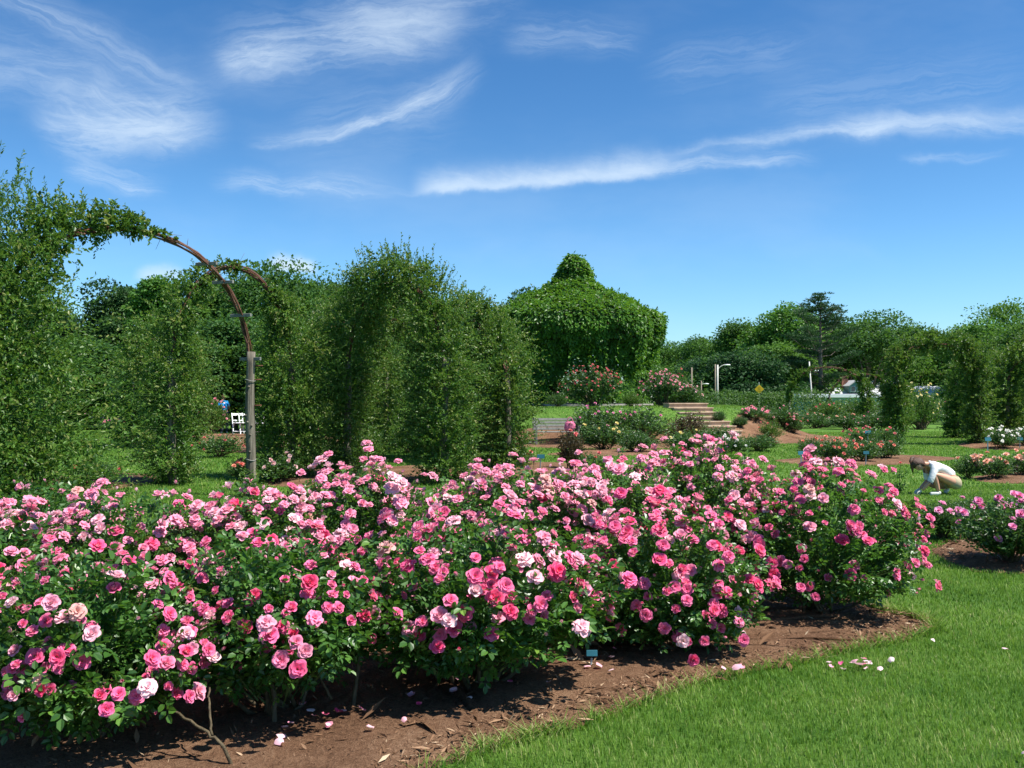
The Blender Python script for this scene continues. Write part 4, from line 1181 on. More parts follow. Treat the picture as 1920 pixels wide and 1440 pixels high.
def gazebo():
    r = np.random.default_rng(401)
    gx_, gy_ = MC; z0 = H(gx_, gy_)
    root = empty('vine_gazebo', (gx_, gy_, z0), label='domed garden gazebo wholly covered in green creeper, on the grassy mound', category='gazebo')
    s = Soup(); V_, q = lathe([(3.75, 2.85), (3.85, 3.3), (3.72, 3.85), (2.9, 4.42), (2.0, 4.92), (1.0, 5.32), (.62, 5.45)], 40); s.add(V_, q)
    V_, q = lathe([(3.75, 2.8), (.3, 4.2)], 40); s.add(V_, q); s.obj('roof', M['gazebo_wood'], root)
    s = Soup(); V_, q = lathe([(.62, 5.3), (.62, 6.0), (.45, 6.35), (.2, 6.6), (.02, 6.7)], 20); s.add(V_, q); s.obj('cupola', M['gazebo_wood'], root)
    s = Soup(); V_, q = lathe([(.01, .12), (3.6, .12), (3.6, -.2)], 40); s.add(V_, q); s.obj('floor', M['stone_wall'], root)
    for k in range(8):
        a = k * math.pi / 4 + .25
        s = Soup(); V_, q, t_ = tube([(3.3 * math.cos(a), 3.3 * math.sin(a), .1), (3.3 * math.cos(a), 3.3 * math.sin(a), 3.0)], [.12, .11], 8); s.add(V_, q, t_)
        s.obj('post', M['gazebo_wood'], root)
    prof = np.array([(3.62, .05), (3.55, 1.2), (3.55, 2.2), (3.75, 2.6), (4.0, 2.95), (4.02, 3.30), (4.03, 3.80), (3.85, 4.08), (3.03, 4.50), (2.06, 4.93), (1.35, 5.32), (.98, 5.62), (.86, 5.95), (.74, 6.25), (.52, 6.52), (.28, 6.78), (.05, 6.92)])
    seg = np.linalg.norm(np.diff(prof, axis=0), axis=1); wgt = seg * (prof[:-1, 0] + prof[1:, 0]); cum = np.concatenate([[0], np.cumsum(wgt)]) / wgt.sum()
    n = 64000
    u = r.random(n); fi = np.interp(u, cum, np.arange(len(prof))); i = np.clip(fi.astype(int), 0, len(prof) - 2); f = (fi - i)[:, None]
    rz = prof[i] * (1 - f) + prof[i + 1] * f; T = nrm(prof[i + 1] - prof[i]); a = r.random(n) * 2 * math.pi
    nr, nz = T[:, 1], -T[:, 0]
    Nn = np.stack([nr * np.cos(a), nr * np.sin(a), nz], -1)
    Nn = np.where((rz[:, 1:2] > 2.0) & (Nn[:, 2:3] < -.9), -Nn, Nn)
    P = np.stack([rz[:, 0] * np.cos(a), rz[:, 0] * np.sin(a), rz[:, 1]], -1)
    # openings between the posts
    ph = ((a - .25) / (math.pi / 4)) % 1.0
    hole = (np.abs(ph - .5) < .30) & (rz[:, 1] < 1.45 + .8 * lump(P, .8, 2.4)) & (rz[:, 1] > .1)
    keep = ~(hole & (r.random(n) < .93)); P, Nn = P[keep], Nn[keep]; n = len(P)
    off = .16 * lump(P, 1.3, 4) + .10 * lump(P, 3.1, 8) - .12 * r.random(n) ** 1.5
    wall = P[:, 2] < 2.9
    off = off + np.where(wall, .16 * lump(P, 1.1, 9) + .20 * lump(P, 2.6, 5) - .12, 0)
    P = P + Nn * off[:, None]
    cre = Soup()
    A = nrm(np.array([0, 0, -1.0]) * .7 + Nn * .55 + runit(n, r) * .6); N = nrm(Nn * .8 + np.array([0, 0, .55]) + runit(n, r) * .5)
    L = .17 * r.uniform(.6, 1.25, n)
    tn = np.clip(.50 + .22 * lump(P, 1.6, 3) + r.normal(0, .16, n), 0, 1)
    add_leaves(cre, P, A, N, L, L * .62, tn, 'hex')
    # hanging and standing tendrils
    k = r.integers(0, n, 500); D = nrm(Nn[k] + np.array([0, 0, .5]) + runit(500, r) * .5)
    sprays(cre, P[k], D, .28, 6, .12, .07, r, .3, .8, .65)
    k = np.where((P[:, 2] > 2.2) & (P[:, 2] < 3.0))[0]; k = r.choice(k, 420)
    sprays(cre, P[k], nrm(np.array([0, 0, -1.0]) + runit(420, r) * .2), r.uniform(.4, 1.3, 420), 9, .15, .10, r, 0, .8, .5)
    cre.obj('creeper', M['creeper_leaf'], root)
gazebo()


# ------------------------------------------------------------------ bushes of the other beds
def bed_foliage(seed, tall=1.0, k=9, n=230, leaf=.065, form='round'):
    """a rose bush of unit width and height, leaves and thin canes"""
    r = np.random.default_rng(seed); s = Soup(); c = Soup()
    d = runit(n, r); d[:, 2] = np.abs(d[:, 2]) - .25
    tips = d * np.array([.5, .5, .55]) * (r.uniform(.72, 1.12, n) * (1 + .2 * lump(d, 2, seed)))[:, None] + [0, 0, .42]
    tips[:, 2] = np.clip(tips[:, 2], .12, 1.1)
    hub = tips * [.3, .3, .45]
    sprays(s, hub, tips - hub, np.linalg.norm(tips - hub, axis=1), k, leaf, leaf * .62, r, .02, 1.0, .48, .2, .1)
    st = tips[r.choice(n, 60)]
    sprays(s, st * .8, np.array([[0, 0, .8]]) + st * [1, 1, .2] + r.normal(0, .2, (60, 3)), .32, 8, leaf * .8, leaf * .45, r, .02, .9, .62, .2)
    V_, q = tubes3(r.normal(0, .05, (24, 3)) * [1, 1, 0], tips[:24], .012, .004); c.add(V_, q)
    return s, c, tips
def bedset(mate, seeds, **kw):
    out = []
    for sd_ in seeds:
        s, c, tips = bed_foliage(sd_, **kw)
        out.append((s.mesh('foliage', M[mate]), c.mesh('canes', M['cane']), tips))
    return out
BUSH = {'g': bedset('bed_leaf', [501, 502, 503, 504]), 'b': bedset('bronze_leaf', [505, 506]),
        'w': bedset('bed_leaf', [507, 508], n=620, leaf=.048, k=11), 'v': bedset('vine_leaf', [509, 510], n=330, leaf=.05, k=9)}
CR = {'red': [(.62, .012, .02), (.70, .03, .03)], 'pink': [(.85, .20, .32), (.88, .34, .42)], 'pale': [(.88, .50, .52), (.90, .62, .62)],
      'coral': [(.80, .10, .045), (.85, .20, .09)], 'salmon': [(.88, .36, .20), (.90, .50, .32)], 'white': [(.88, .88, .82)], 'yellow': [(.85, .72, .16), (.88, .80, .35)],
      'magenta': [(.72, .10, .34), (.80, .18, .45)], 'peony': [(.88, .18, .48), (.90, .32, .60)], 'none': []}
nb_ = [0]
def bush(px, by, w, h, col, nf, label, kind='g', d=None, fs=1.0, group=None, name='rose_bush', zx=None):
    """w, h in photograph pixels, by the row of its foot"""
    nb_[0] += 1
    r = np.random.default_rng(900 + nb_[0])
    if d is None:
        dd_ = np.linspace(6, 75, 2800); rows = HOR + (EYE - Hn(wx(px, dd_), dd_)) * F / dd_
        hit = np.where(rows <= by)[0]; d = float(dd_[hit[0]]) if len(hit) else 60.0
    x = wx(px, d); z = H(x, d)
    W = w * d / F; Hh = h * d / F
    root = empty(name, (x, d, z), label=label, category='rose bush' if name == 'rose_bush' else 'shrub', group=group)
    fm, cm, tips = BUSH[kind][nb_[0] % len(BUSH[kind])]
    rz_ = r.random() * 6.28; dep = W * r.uniform(.8, 1.0) if W > .5 else max(W, .4)
    dep = min(dep, 1.6)
    scl = (W, dep, Hh)
    for nm, me in (('foliage', fm), ('canes', cm)):
        o = mkobj(nm, me, root); o.scale = scl; o.rotation_euler = (0, 0, 0 if abs(W - dep) > .25 else rz_)
    rotz = 0 if abs(W - dep) > .25 else rz_
    if nf:
        wv = np.clip(tips[:, 2] - .25, .02, 1)
        cy = tips[:, 0] * math.sin(rotz) + tips[:, 1] * math.cos(rotz)
        wv = wv * np.where(cy < .15, 1.0, .3); wv /= wv.sum()
        for j in r.choice(len(tips), nf, replace=nf > len(tips), p=wv):
            t = tips[j] * scl
            t = np.array([t[0] * math.cos(rotz) - t[1] * math.sin(rotz), t[0] * math.sin(rotz) + t[1] * math.cos(rotz), t[2]]) * 1.04 + r.normal(0, .03, 3)
            o = bpy.data.objects.new('rose', SMALLROSE[r.integers(0, 4)]); o.parent = root; o.location = t
            o.rotation_mode = 'QUATERNION'; o.rotation_quaternion = lookrot((t[0] * .6 + r.normal(0, .3), t[1] * .6 - .5 + r.normal(0, .3), .6), r.random() * 6.28)
            k = fs * r.uniform(.8, 1.25); o.scale = (k, k, k)
            c = CR[col][r.integers(0, len(CR[col]))]; o.color = (*c, 1)
            COL.objects.link(o)
    return root

gL, gM, gR = 'rose bushes around the left arches', 'rose bushes at the foot of the mound', 'rose bushes in the beds of the right lawn'
B = [
    # left side
    (165, 915, 120, 60, 'red', 6, 'dark low rose bush with red blooms beside the foot of the near vine pillar', 'g', gL),
    (225, 812, 70, 34, 'pink', 16, 'small pink rose bush at the far end of the left lawn strip', 'g', gL),
    (275, 838, 70, 46, 'pale', 10, 'leafy rose bush with few pale blooms right behind the second arch foot', 'g', gL),
    (150, 806, 90, 48, 'pale', 16, 'pale pink rose bush low behind the near vine pillar', 'v', gL),
    (290, 795, 60, 50, 'pink', 14, 'pink rose bush behind the second arch foot, further away', 'v', gL),
    (395, 812, 70, 50, 'pink', 18, 'pink rose bush left of the white folding chairs', 'g', gL),
    (400, 770, 60, 34, 'pink', 14, 'pink rambling rose above the stooping person in blue', 'v', gL),
    (410, 858, 90, 50, 'red', 10, 'green rose bush with scattered red blooms left of the wooden post', 'g', gL),
    (452, 900, 60, 50, 'coral', 6, 'dark rose bush with coral red blooms at the foot of the wooden post', 'g', gL),
    (520, 905, 110, 60, 'pale', 7, 'low leafy bush with pale pink blooms right of the wooden post', 'g', gL),
    (500, 850, 90, 60, 'none', 0, 'leafy green bush behind the wooden post, no blooms', 'g', gL),
    (570, 835, 80, 55, 'pink', 8, 'green bush with a few pink blooms under the third arch', 'v', gL),
    (620, 880, 110, 60, 'none', 0, 'leafy bush without blooms at the foot of the third arch pillar', 'v', gL),
    (705, 806, 100, 48, 'white', 14, 'bush of small white blooms in front of the man in grey', 'g', gL),
    (700, 865, 110, 70, 'none', 0, 'bushy green shrub beneath the large middle arch', 'v', gL),
    (765, 850, 90, 75, 'none', 0, 'taller green shrub beneath the large middle arch, to its right', 'v', gL),
    (900, 872, 100, 60, 'red', 5, 'green rose bush with few red blooms behind the big middle pillar', 'g', gL),
    (870, 830, 90, 60, 'none', 0, 'green shrub between the middle arch and the last arch of the row', 'v', gL),
    # centre
    (965, 874, 80, 40, 'red', 9, 'low rose bush with red blooms right in front of the bench', 'g', gM),
    (1070, 880, 60, 84, 'red', 3, 'tall dark rose bush standing before the bench end', 'b', gM),
    (1110, 884, 70, 40, 'red', 6, 'low bush with red blooms beside the tall dark rose bush', 'g', gM),
    (1130, 845, 110, 62, 'yellow', 10, 'rose bush dotted with small yellow blooms below the magenta one', 'g', gM),
    (1195, 850, 80, 48, 'none', 0, 'small dark green bush right of the yellow dotted rose', 'g', gM),
    (1125, 826, 120, 78, 'magenta', 14, 'broad rose bush with magenta blooms right of the bench', 'g', gM),
    (1205, 828, 110, 76, 'magenta', 10, 'green rose bush with magenta blooms left of the stone steps', 'g', gM),
    (1290, 852, 100, 52, 'yellow', 7, 'green rose bush with few yellow blooms before the stone steps', 'g', gM),
    (1290, 826, 78, 58, 'none', 0, 'purple brown leaved shrub in front of the stone steps', 'b', gM),
    (1345, 838, 84, 46, 'magenta', 4, 'green bush at the lower end of the stone steps', 'g', gM),
    (1372, 850, 70, 40, 'white', 16, 'low bush covered in white blooms at the bottom of the steps', 'g', gM),
    (1420, 846, 90, 36, 'none', 0, 'low green bush without blooms right of the white one', 'g', gM),
    (1348, 792, 28, 26, 'none', 0, 'small round green shrub on the bare mulch slope', 'w', gM),
    (1388, 802, 30, 26, 'none', 0, 'second small green shrub on the mulch slope, lower down', 'w', gM),
    (1415, 788, 70, 30, 'pink', 18, 'pink rose bush at the top of the mulch slope', 'g', gM),
    (1462, 800, 80, 44, 'pink', 14, 'pink and green rose bush in the middle of the mulch slope', 'g', gM),
    (1445, 826, 56, 44, 'coral', 4, 'green bush with coral blooms low on the mulch slope', 'v', gM),
    (1486, 812, 50, 36, 'red', 8, 'red rose bush at the right end of the mulch slope', 'g', gM),
    # right side
    (1530, 803, 90, 34, 'salmon', 10, 'left bush of the long far row with salmon blooms', 'g', gR),
    (1590, 805, 90, 34, 'salmon', 14, 'middle bush of the long far row with salmon blooms', 'g', gR),
    (1645, 808, 90, 38, 'pink', 12, 'right bush of the long far row with pink blooms', 'g', gR),
    (1545, 782, 90, 40, 'red', 6, 'leafy green bush with a red bloom under the first far arch', 'v', gR),
    (1610, 786, 100, 48, 'none', 0, 'leafy green bush under the second far arch', 'v', gR),
    (1520, 862, 56, 50, 'coral', 5, 'thin upright rose bush with coral blooms at the left end of the coral bed', 'g', gR),
    (1565, 870, 74, 56, 'coral', 12, 'coral rose bush, second in the coral bed', 'g', gR),
    (1615, 868, 76, 52, 'coral', 12, 'coral rose bush in the middle of the coral bed beside a plant tag', 'g', gR),
    (1660, 862, 66, 46, 'coral', 7, 'coral rose bush at the foot of the leaning arch post', 'g', gR),
    (1622, 840, 84, 46, 'red', 16, 'red rose bush standing behind the coral ones', 'g', gR),
    (1668, 846, 60, 50, 'red', 5, 'dark green rose bush around the wide arch left foot', 'g', gR),
    (1730, 803, 90, 60, 'red', 9, 'rose bush with dark red blooms seen through the wide arch', 'g', gR),
    (1725, 772, 80, 62, 'yellow', 22, 'tall yellow rose seen through the wide arch', 'v', gR),
    (1690, 790, 60, 56, 'none', 0, 'leafy bush just inside the wide arch on the left', 'v', gR),
    (1780, 796, 70, 60, 'pink', 5, 'bush with a few pink blooms just inside the wide arch on the right', 'v', gR),
    (1878, 842, 70, 46, 'white', 26, 'white rose bush right of the shaded arch pillar', 'g', gR),
    (1925, 838, 70, 42, 'white', 22, 'white rose bush cut by the picture edge', 'g', gR),
    (1905, 800, 70, 80, 'red', 10, 'climbing rose with red blooms high at the picture edge', 'v', gR),
    (1815, 897, 66, 52, 'salmon', 9, 'left salmon rose bush behind the crouching woman', 'g', gR),
    (1862, 900, 74, 54, 'salmon', 13, 'middle salmon rose bush behind the crouching woman', 'g', gR),
    (1915, 894, 74, 52, 'salmon', 13, 'salmon rose bush at the picture edge', 'g', gR),
    (1765, 1010, 125, 86, 'peony', 5, 'low leafy rose bush with round pink blooms before the crouching woman', 'w', gR),
    (1812, 985, 70, 60, 'peony', 3, 'small leafy rose bush with few pink blooms close by the woman', 'w', gR),
    (1895, 1062, 190, 152, 'peony', 30, 'leafy rose bush with round pink blooms at the right edge', 'w', gR),
    (1935, 1010, 120, 100, 'peony', 12, 'leafy rose bush behind, partly outside the right edge', 'w', gR),
    # on the mound
    (1108, 759, 118, 84, 'red', 95, 'large red rose bush in front of the gazebo', 'g', 'climbing roses beside the gazebo'),
    (1245, 757, 92, 72, 'pink', 90, 'large pink rose bush at the right side of the gazebo', 'g', 'climbing roses beside the gazebo'),
    (1290, 757, 60, 44, 'pale', 30, 'pale pink rose bush right of the large pink one', 'g', 'climbing roses beside the gazebo'),
    (1268, 748, 50, 62, 'red', 5, 'green climbing rose rising with a few red blooms on top', 'v', 'climbing roses beside the gazebo'),
    (1045, 765, 50, 34, 'pink', 3, 'small green bush left of the large red rose', 'g', 'climbing roses beside the gazebo'),
    (1185, 762, 46, 30, 'none', 0, 'low green bush between the red and the pink roses', 'v', 'climbing roses beside the gazebo'),
]
DF = {'pink rambling rose above the stooping person in blue': 40.5, 'leafy green bush with a red bloom under the first far arch': 51.5, 'leafy green bush under the second far arch': 52.5, 'tall yellow rose seen through the wide arch': 47, 'leafy bush just inside the wide arch on the left': 44,  # given distances where the ground is hidden by the mound
    'large red rose bush in front of the gazebo': 37.2, 'large pink rose bush at the right side of the gazebo': 38.0, 'pale pink rose bush right of the large pink one': 38.4,
    'green climbing rose rising with a few red blooms on top': 39.5, 'small green bush left of the large red rose': 36.6, 'low green bush between the red and the pink roses': 37.0,
}
for (px, by, w, h, c, nf, lab, k, gp_) in B:
    fs = 1.7 if by < 800 else 1.35
    if c == 'peony': fs = 1.25
    if 'large' in lab or 'pale pink rose bush right' in lab: fs = 1.25
    if 'crouching' in lab and c == 'salmon': fs = 1.4
    d = DF.get(lab)
    if d is not None:
        x = wx(px, d); bottom = EYE - H(x, d); by2 = HOR + bottom * F / d
        h = h + (by2 - by)
    bush(px, by, w, h, c, nf, lab, k, d, fs, gp_)

# a single red rose plant beside the woman
def single_rose():
    x, d = gp(1685, 926); r = np.random.default_rng(33)
    root = empty('rose_bush', (x, d, H(x, d)), label='spindly young rose with one red bloom beside the crouching woman', category='rose bush')
    s = Soup()
    for e in ((.03, 0, .52), (-.14, .03, .22), (-.08, -.05, .3), (.12, .04, .16)):
        V_, q, t_ = tube([(0, 0, -.02), (e[0] * .6, e[1], e[2] * .5), e], [.006, .005, .003], 5); s.add(V_, q, t_)
    s.obj('cane', M['green_cane'], root)
    s = Soup(); st = np.array([(0, 0, .02)] * 16 + [(.02, 0, .25)] * 4, float) + r.normal(0, .02, (20, 3)) * [1, 1, .2]
    sprays(s, st, nrm(np.array([[0, 0, .9]]) + r.normal(0, .75, (20, 3)) * [1, 1, .3]), .2, 7, .05, .028, r, .05, 1, .4)
    s.obj('foliage', M['bed_leaf'], root)
    o = mkobj('rose', SMALLROSE[0], root, (.03, 0, .53)); o.scale = (1.1,) * 3; o.color = (.68, .02, .03, 1)
single_rose()


# ------------------------------------------------------------------ hedges
def hedge(name, pts, h, w, label, mate='hedge_leaf', dens=260, leaf=.10, cat='hedge'):
    r = np.random.default_rng(int(abs(pts[0][0]) * 10) + 3)
    P0 = np.array(pts, float); base = np.array([P0[0][0], P0[0][1], H(*P0[0])])
    L = np.linalg.norm(np.diff(P0, axis=0), axis=1); n = int(dens * L.sum() * (2 * h + w))
    cum = np.concatenate([[0], np.cumsum(L)]) / L.sum(); fi = np.interp(r.random(n), cum, np.arange(len(P0)))
    i = np.clip(fi.astype(int), 0, len(P0) - 2); f = (fi - i)[:, None]
    c = P0[i] * (1 - f) + P0[i + 1] * f; t = nrm(P0[i + 1] - P0[i]); p = np.stack([-t[:, 1], t[:, 0]], -1)
    a = r.random(n) * math.pi; rr = r.random(n) ** .3
    ex = np.cos(a) * rr; ez = np.sin(a) * rr
    ex = np.sign(ex) * np.abs(ex) ** .6; ez = ez ** .6
    q = np.stack([c[:, 0] + p[:, 0] * ex * w / 2, c[:, 1] + p[:, 1] * ex * w / 2, Hn(c[:, 0], c[:, 1]) + ez * h], -1)
    q += (.06 * h) * lump(q, 1.1, 4)[:, None] * np.array([1, 1, 1.5])
    N = nrm(np.stack([p[:, 0] * ex, p[:, 1] * ex, ez + .3], -1) + runit(n, r) * .6)
    s = Soup(); LL = leaf * r.uniform(.6, 1.2, n)
    add_leaves(s, q - base, nrm(runit(n, r) + N * .4), N, LL, LL * .6, np.clip(r.normal(.5, .2, n), 0, 1), 'quad')
    root = empty(name, tuple(base), label=label, category=cat)
    s.obj('foliage', M[mate], root)
    k = Soup()
    for tt in np.linspace(0.02, .98, max(2, int(L.sum() / 1.5))):
        f2 = np.interp(tt, cum, np.arange(len(P0))); j = min(int(f2), len(P0) - 2); cc_ = P0[j] * (1 - f2 + j) + P0[j + 1] * (f2 - j)
        z = H(*cc_); V_, q2, t_ = tube([np.array([cc_[0], cc_[1], z - .1]) - base, np.array([cc_[0], cc_[1], z + h * .7]) - base], [.04, .015], 5); k.add(V_, q2, t_)
    k.obj('stems', M['bark'], root)
hedge('hedge', [(9.5, 52), (14, 56), (19.5, 58)], 2.0, 1.3, 'clipped hedge behind the mound, under the yellow sign', leaf=.13, dens=200)
hedge('hedge', [(19.5, 58.6), (26, 60), (36, 60)], 1.45, 1.2, 'hedge behind the far arches, in front of the white roofs', leaf=.13, dens=200)
hedge('hedge', [(-23.8, 51.6), (-19.2, 51.6)], 1.22, 1.2, 'bright yellow green clipped hedge at the end of the left lawn', 'lime_leaf', leaf=.09, dens=420)
hedge('hedge', [(-34, 60), (-12, 59), (2, 61)], 2.8, 2.0, 'dark tall hedge closing the view behind the left arches', 'tree_leaf_dark', leaf=.16, dens=150)

# rounded clipped shrub left
s_root = bush(203, 768, 92, 96, 'none', 0, 'large round clipped shrub at the far end of the left lawn', 'v', 41.0, 1, None, 'round_shrub')
def roundshrub(px, d, w, h, label):
    r = np.random.default_rng(px); x = wx(px, d); z = H(x, d)
    root = empty('round_shrub', (x, d, z), label=label, category='shrub')
    n = 26000; dd = runit(n, r); dd[:, 2] = np.abs(dd[:, 2]) ** .8
    P = dd * np.array([w / 2, w / 2, h]) * (1 + .08 * lump(dd, 2.2, 4) - .12 * r.random(n))[:, None]
    s = Soup(); L = .10 * r.uniform(.6, 1.2, n)
    add_leaves(s, P, runit(n, r), nrm(dd + runit(n, r) * .7), L, L * .6, np.clip(r.normal(.5, .2, n), 0, 1), 'quad')
    s.obj('foliage', M['hedge_leaf'], root)
    s = Soup(); V_, q, t_ = tube([(0, 0, -.1), (0, 0, h * .7)], [.09, .03], 7); s.add(V_, q, t_); s.obj('stem', M['bark'], root)
for o in [s_root] + list(s_root.children): bpy.data.objects.remove(o)
roundshrub(200, 55, 2.9, 4.0, 'large round clipped shrub at the far end of the left lawn')
roundshrub(268, 44, 2.2, 3.4, 'round clipped shrub behind the second arch foot, beside the larger one')
roundshrub(135, 52, 2.8, 3.6, 'dark round shrub mostly hidden by the near vine pillar')


# ------------------------------------------------------------------ steps, wall, bench, tags
def steps():
    root_xy = (6.7, 35.7); d = nrm(np.array([.42, -1.0, 0])); sd_ = np.array([-d[1], d[0], 0])
    top = np.array([root_xy[0], root_xy[1], 0.0])
    root = empty('garden_steps', (top[0], top[1], 1.22), label='flight of pinkish stone steps climbing the mound to the gazebo lawn', category='steps')
    ang = math.atan2(d[1], d[0])
    hs_ = [H(top[0] + d[0] * .36 * i, top[1] + d[1] * .36 * i) for i in range(8)]
    lift = max(hs_[i] - (1.22 - .165 * i) for i in range(7)) + .05
    root.location.z = 1.22 + min(lift, .16)
    for i in range(7):
        c = d * (.36 * i); z = -.165 * i
        s = Soup(); rot = Matrix.Rotation(ang, 3, 'Z')
        box(s, c + np.array([0, 0, z - .30]), (.40, 1.75, .60 + .165 - .16), rot, tint=.5)
        o = bevel(s.obj('step', M['stone_step'], root), .012)
        s = Soup(); box(s, c + d * .02 + np.array([0, 0, z + .0255]), (.44, 1.79, .045), rot); bevel(s.obj('tread', M['stone_step'], o), .008)
steps()

def stone_wall():
    x, y = wx(228, 50), 50
    root = empty('stone_wall', (x, y, H(x, y)), label='low pale stone wall below the bright green hedge', category='wall')
    s = Soup(); r = np.random.default_rng(3)
    for j in range(3):
        xx = -1.9
        while xx < 1.9:
            w = r.uniform(.25, .5); box(s, (xx + w / 2, r.normal(0, .01), .1 + j * .165), (w - .012, .35, .155)); xx += w
    s.obj('stonework', M['stone_wall'], root)
    s = Soup(); box(s, (0, 0, .555), (3.9, .42, .07)); s.obj('coping', M['white_roof'], root)
stone_wall()

def bench():
    x, y = wx(1044, 31.6), 31.6; z = H(x, y)
    root = empty('park_bench', (x, y, z), R(4), label='weathered grey slatted park bench facing the garden under the mound', category='bench')
    s = Soup()
    for i in range(4): box(s, (0, -.02 - .0 + i * .135 - .2, .44), (1.62, .11, .03))
    bevel(s.obj('seat', M['grey_board'], root), .004)
    s = Soup()
    for i in range(4): box(s, (0, .27 + .045 * i, .54 + i * .105), (1.62, .03, .085), Matrix.Rotation(-.28, 3, 'X'))
    bevel(s.obj('backrest', M['grey_board'], root), .004)
    for sx in (-.72, .72):
        for (a, b) in (((sx, -.24, 0), (sx, -.24, .64)), ((sx, .22, 0), (sx, .42, .92))):
            s = Soup(); bar(s, a, b, .07, .06); bevel(s.obj('leg', M['grey_board'], root), .004)
        s = Soup(); box(s, (sx * 1.07, -.01, .655), (.07, .58, .035)); bevel(s.obj('armrest', M['grey_board'], root), .006)
    # a flowery bag on the seat
    bx_ = empty('bag', (x + .45, y + .02, z + .47), label='pink flowered bag with looped handles on the bench seat', category='bag')
    s = Soup(); V_, q = lathe([(.02, 0), (.17, .01), (.20, .12), (.17, .27), (.12, .33), (.10, .31)], 20)
    V_ = V_ * [1, .55, 1] + .012 * lump(V_, 14, 2)[:, None]; s.add(V_, q); s.obj('body', M['pink_cloth'], bx_, smooth=True)
    for yy_ in (-.05, .05):
        an = np.linspace(0, math.pi, 12); s = Soup(); V_, q, t_ = tube(np.stack([.09 * np.cos(an), np.full(12, yy_), .31 + .16 * np.sin(an)], -1), .012, 6); s.add(V_, q, t_); s.obj('handle', M['pink_cloth'], bx_, smooth=True)
bench()

def planttag(px, by, label, d=None, tilt=0.15, sc=1.0, hgt=None):
    if d is None: x, d = gp(px, by)
    x = wx(px, d); z = H(x, d)
    root = empty('plant_tag', (x, d, z), R(random.uniform(-12, 12)), label=label, category='plant label', group='blue plant tags in the beds')
    hh = hgt or .34
    s = Soup(); bar(s, (0, 0, -.05), (.02, .03, hh), .018 * sc, .006); bevel(s.obj('stake', M['tag_stake'], root), .001)
    s = Soup(); box(s, (.02, .02, hh + .03), (.105 * sc, .006, .058 * sc), Matrix.Rotation(-.2, 3, 'X')); bevel(s.obj('plate', M['tag_blue'], root), .002)
planttag(1104, 1272, 'blue plant tag on a pale stake in the mulch of the front bed', None, sc=.62, hgt=.10)
planttag(1852, 846, 'blue plant tag beside the white rose bush', sc=1.9)
planttag(1627, 842, 'blue plant tag in front of the red rose bush', sc=1.9, hgt=.5)
planttag(1623, 872, 'blue plant tag at the edge of the coral rose bed', sc=1.3, hgt=.28)
planttag(1502, 878, 'blue plant tag peeking over the tallest pink roses', sc=1.6, hgt=.32)
planttag(1012, 884, 'blue plant tag among the red roses before the bench', sc=1.6, hgt=.3)
planttag(1912, 842, 'blue plant tag at the right edge by the white roses', sc=1.7, hgt=.3)


# ------------------------------------------------------------------ folding chairs
def chair(loc, rz, label):
    root = empty('folding_chair', loc, rz, label=label, category='folding chair', group='white folding chairs on the lawn')
    for sx in (-.21, .21):
        s = Soup(); bar(s, (sx, .27, 0), (sx, -.24, .86), .035, .022); bevel(s.obj('leg', M['white_paint'], root), .004)
        s = Soup(); bar(s, (sx * .86, -.26, 0), (sx * .86, .16, .46), .035, .022); bevel(s.obj('leg', M['white_paint'], root), .004)
    s = Soup(); box(s, (0, .04, .455), (.40, .38, .03)); bevel(s.obj('seat', M['white_paint'], root), .01)
    s = Soup()
    for zz, w in ((.80, .10), (.55, .06)):
        t = (zz - 0) / .86; box(s, (0, .27 - .51 * t, zz), (.40, .022, w), Matrix.Rotation(.53, 3, 'X'))
    bevel(s.obj('backrest', M['white_paint'], root), .006)
    s = Soup(); box(s, (0, .205, .11), (.40, .02, .03)); s.obj('rung', M['white_paint'], root)
for px, lab in ((446, 'left white folding chair, fully seen beside the wooden post'), (459, 'middle white folding chair, half behind the wooden post'), (486, 'right white folding chair, on the other side of the wooden post')):
    d = 38.5; chair((wx(px, d), d, H(wx(px, d), d) + .12), R(205), lab)


# ------------------------------------------------------------------ poles, lamps, sign, houses
def pole(px, d, top, rad, label, mate, name='utility_pole', lean=0, cat='pole', lamp=None, bot=-.5):
    x = wx(px, d); z = H(x, d); h = wz(top, d) - z
    root = empty(name, (x, d, z), label=label, category=cat)
    s = Soup(); V_, q, t_ = tube([(-lean * 0, 0, bot), (lean * .5, 0, h * .5), (lean, 0, h)], [rad * 1.25, rad * 1.1, rad], 10); s.add(V_, q, t_)
    s.obj('pole', M[mate], root, smooth=True)
    if lamp:
        L, up = lamp
        t = np.linspace(0, 1, 8); s = Soup()
        V_, q, t_ = tube(np.stack([lean + L * t, 0 * t, h - .35 + up * np.sin(t * math.pi / 2)], -1), .03, 8); s.add(V_, q, t_); s.obj('lamp_arm', M['pole_metal'], root, smooth=True)
        s = Soup(); V_, q = lathe([(.02, -.22), (.07, -.20), (.10, 0), (.08, .2), (.02, .26)], 12)
        V_ = V_[:, [2, 1, 0]] * [1, 1, .6]; s.add(V_ + [lean + L + .2, 0, h - .35 + up], q); s.obj('lamp_head', M['white_paint'], root, smooth=True)
    return root
pole(1345.5, 72, 684, .062, 'pale street lamp with a curved arm behind the hedge', 'pole_metal', 'street_lamp', 0, 'street lamp', (.55, .34))
pole(1341.2, 73, 683, .05, 'brown wooden pole standing close beside the street lamp', 'pole_wood')
pole(1297, 74, 689, .055, 'short bare wooden pole behind the pink climbing rose', 'pole_wood')
pole(1315, 90, 714, .05, 'thin far pole with a small white lamp behind the hedge', 'pole_wood', 'street_lamp', 0, 'street lamp', (.3, .05))
pole(1528, 88, 678, .06, 'grey leaning utility pole with a lamp left of the house', 'pole_metal', 'utility_pole', -.55, 'utility pole', (.45, -.5))

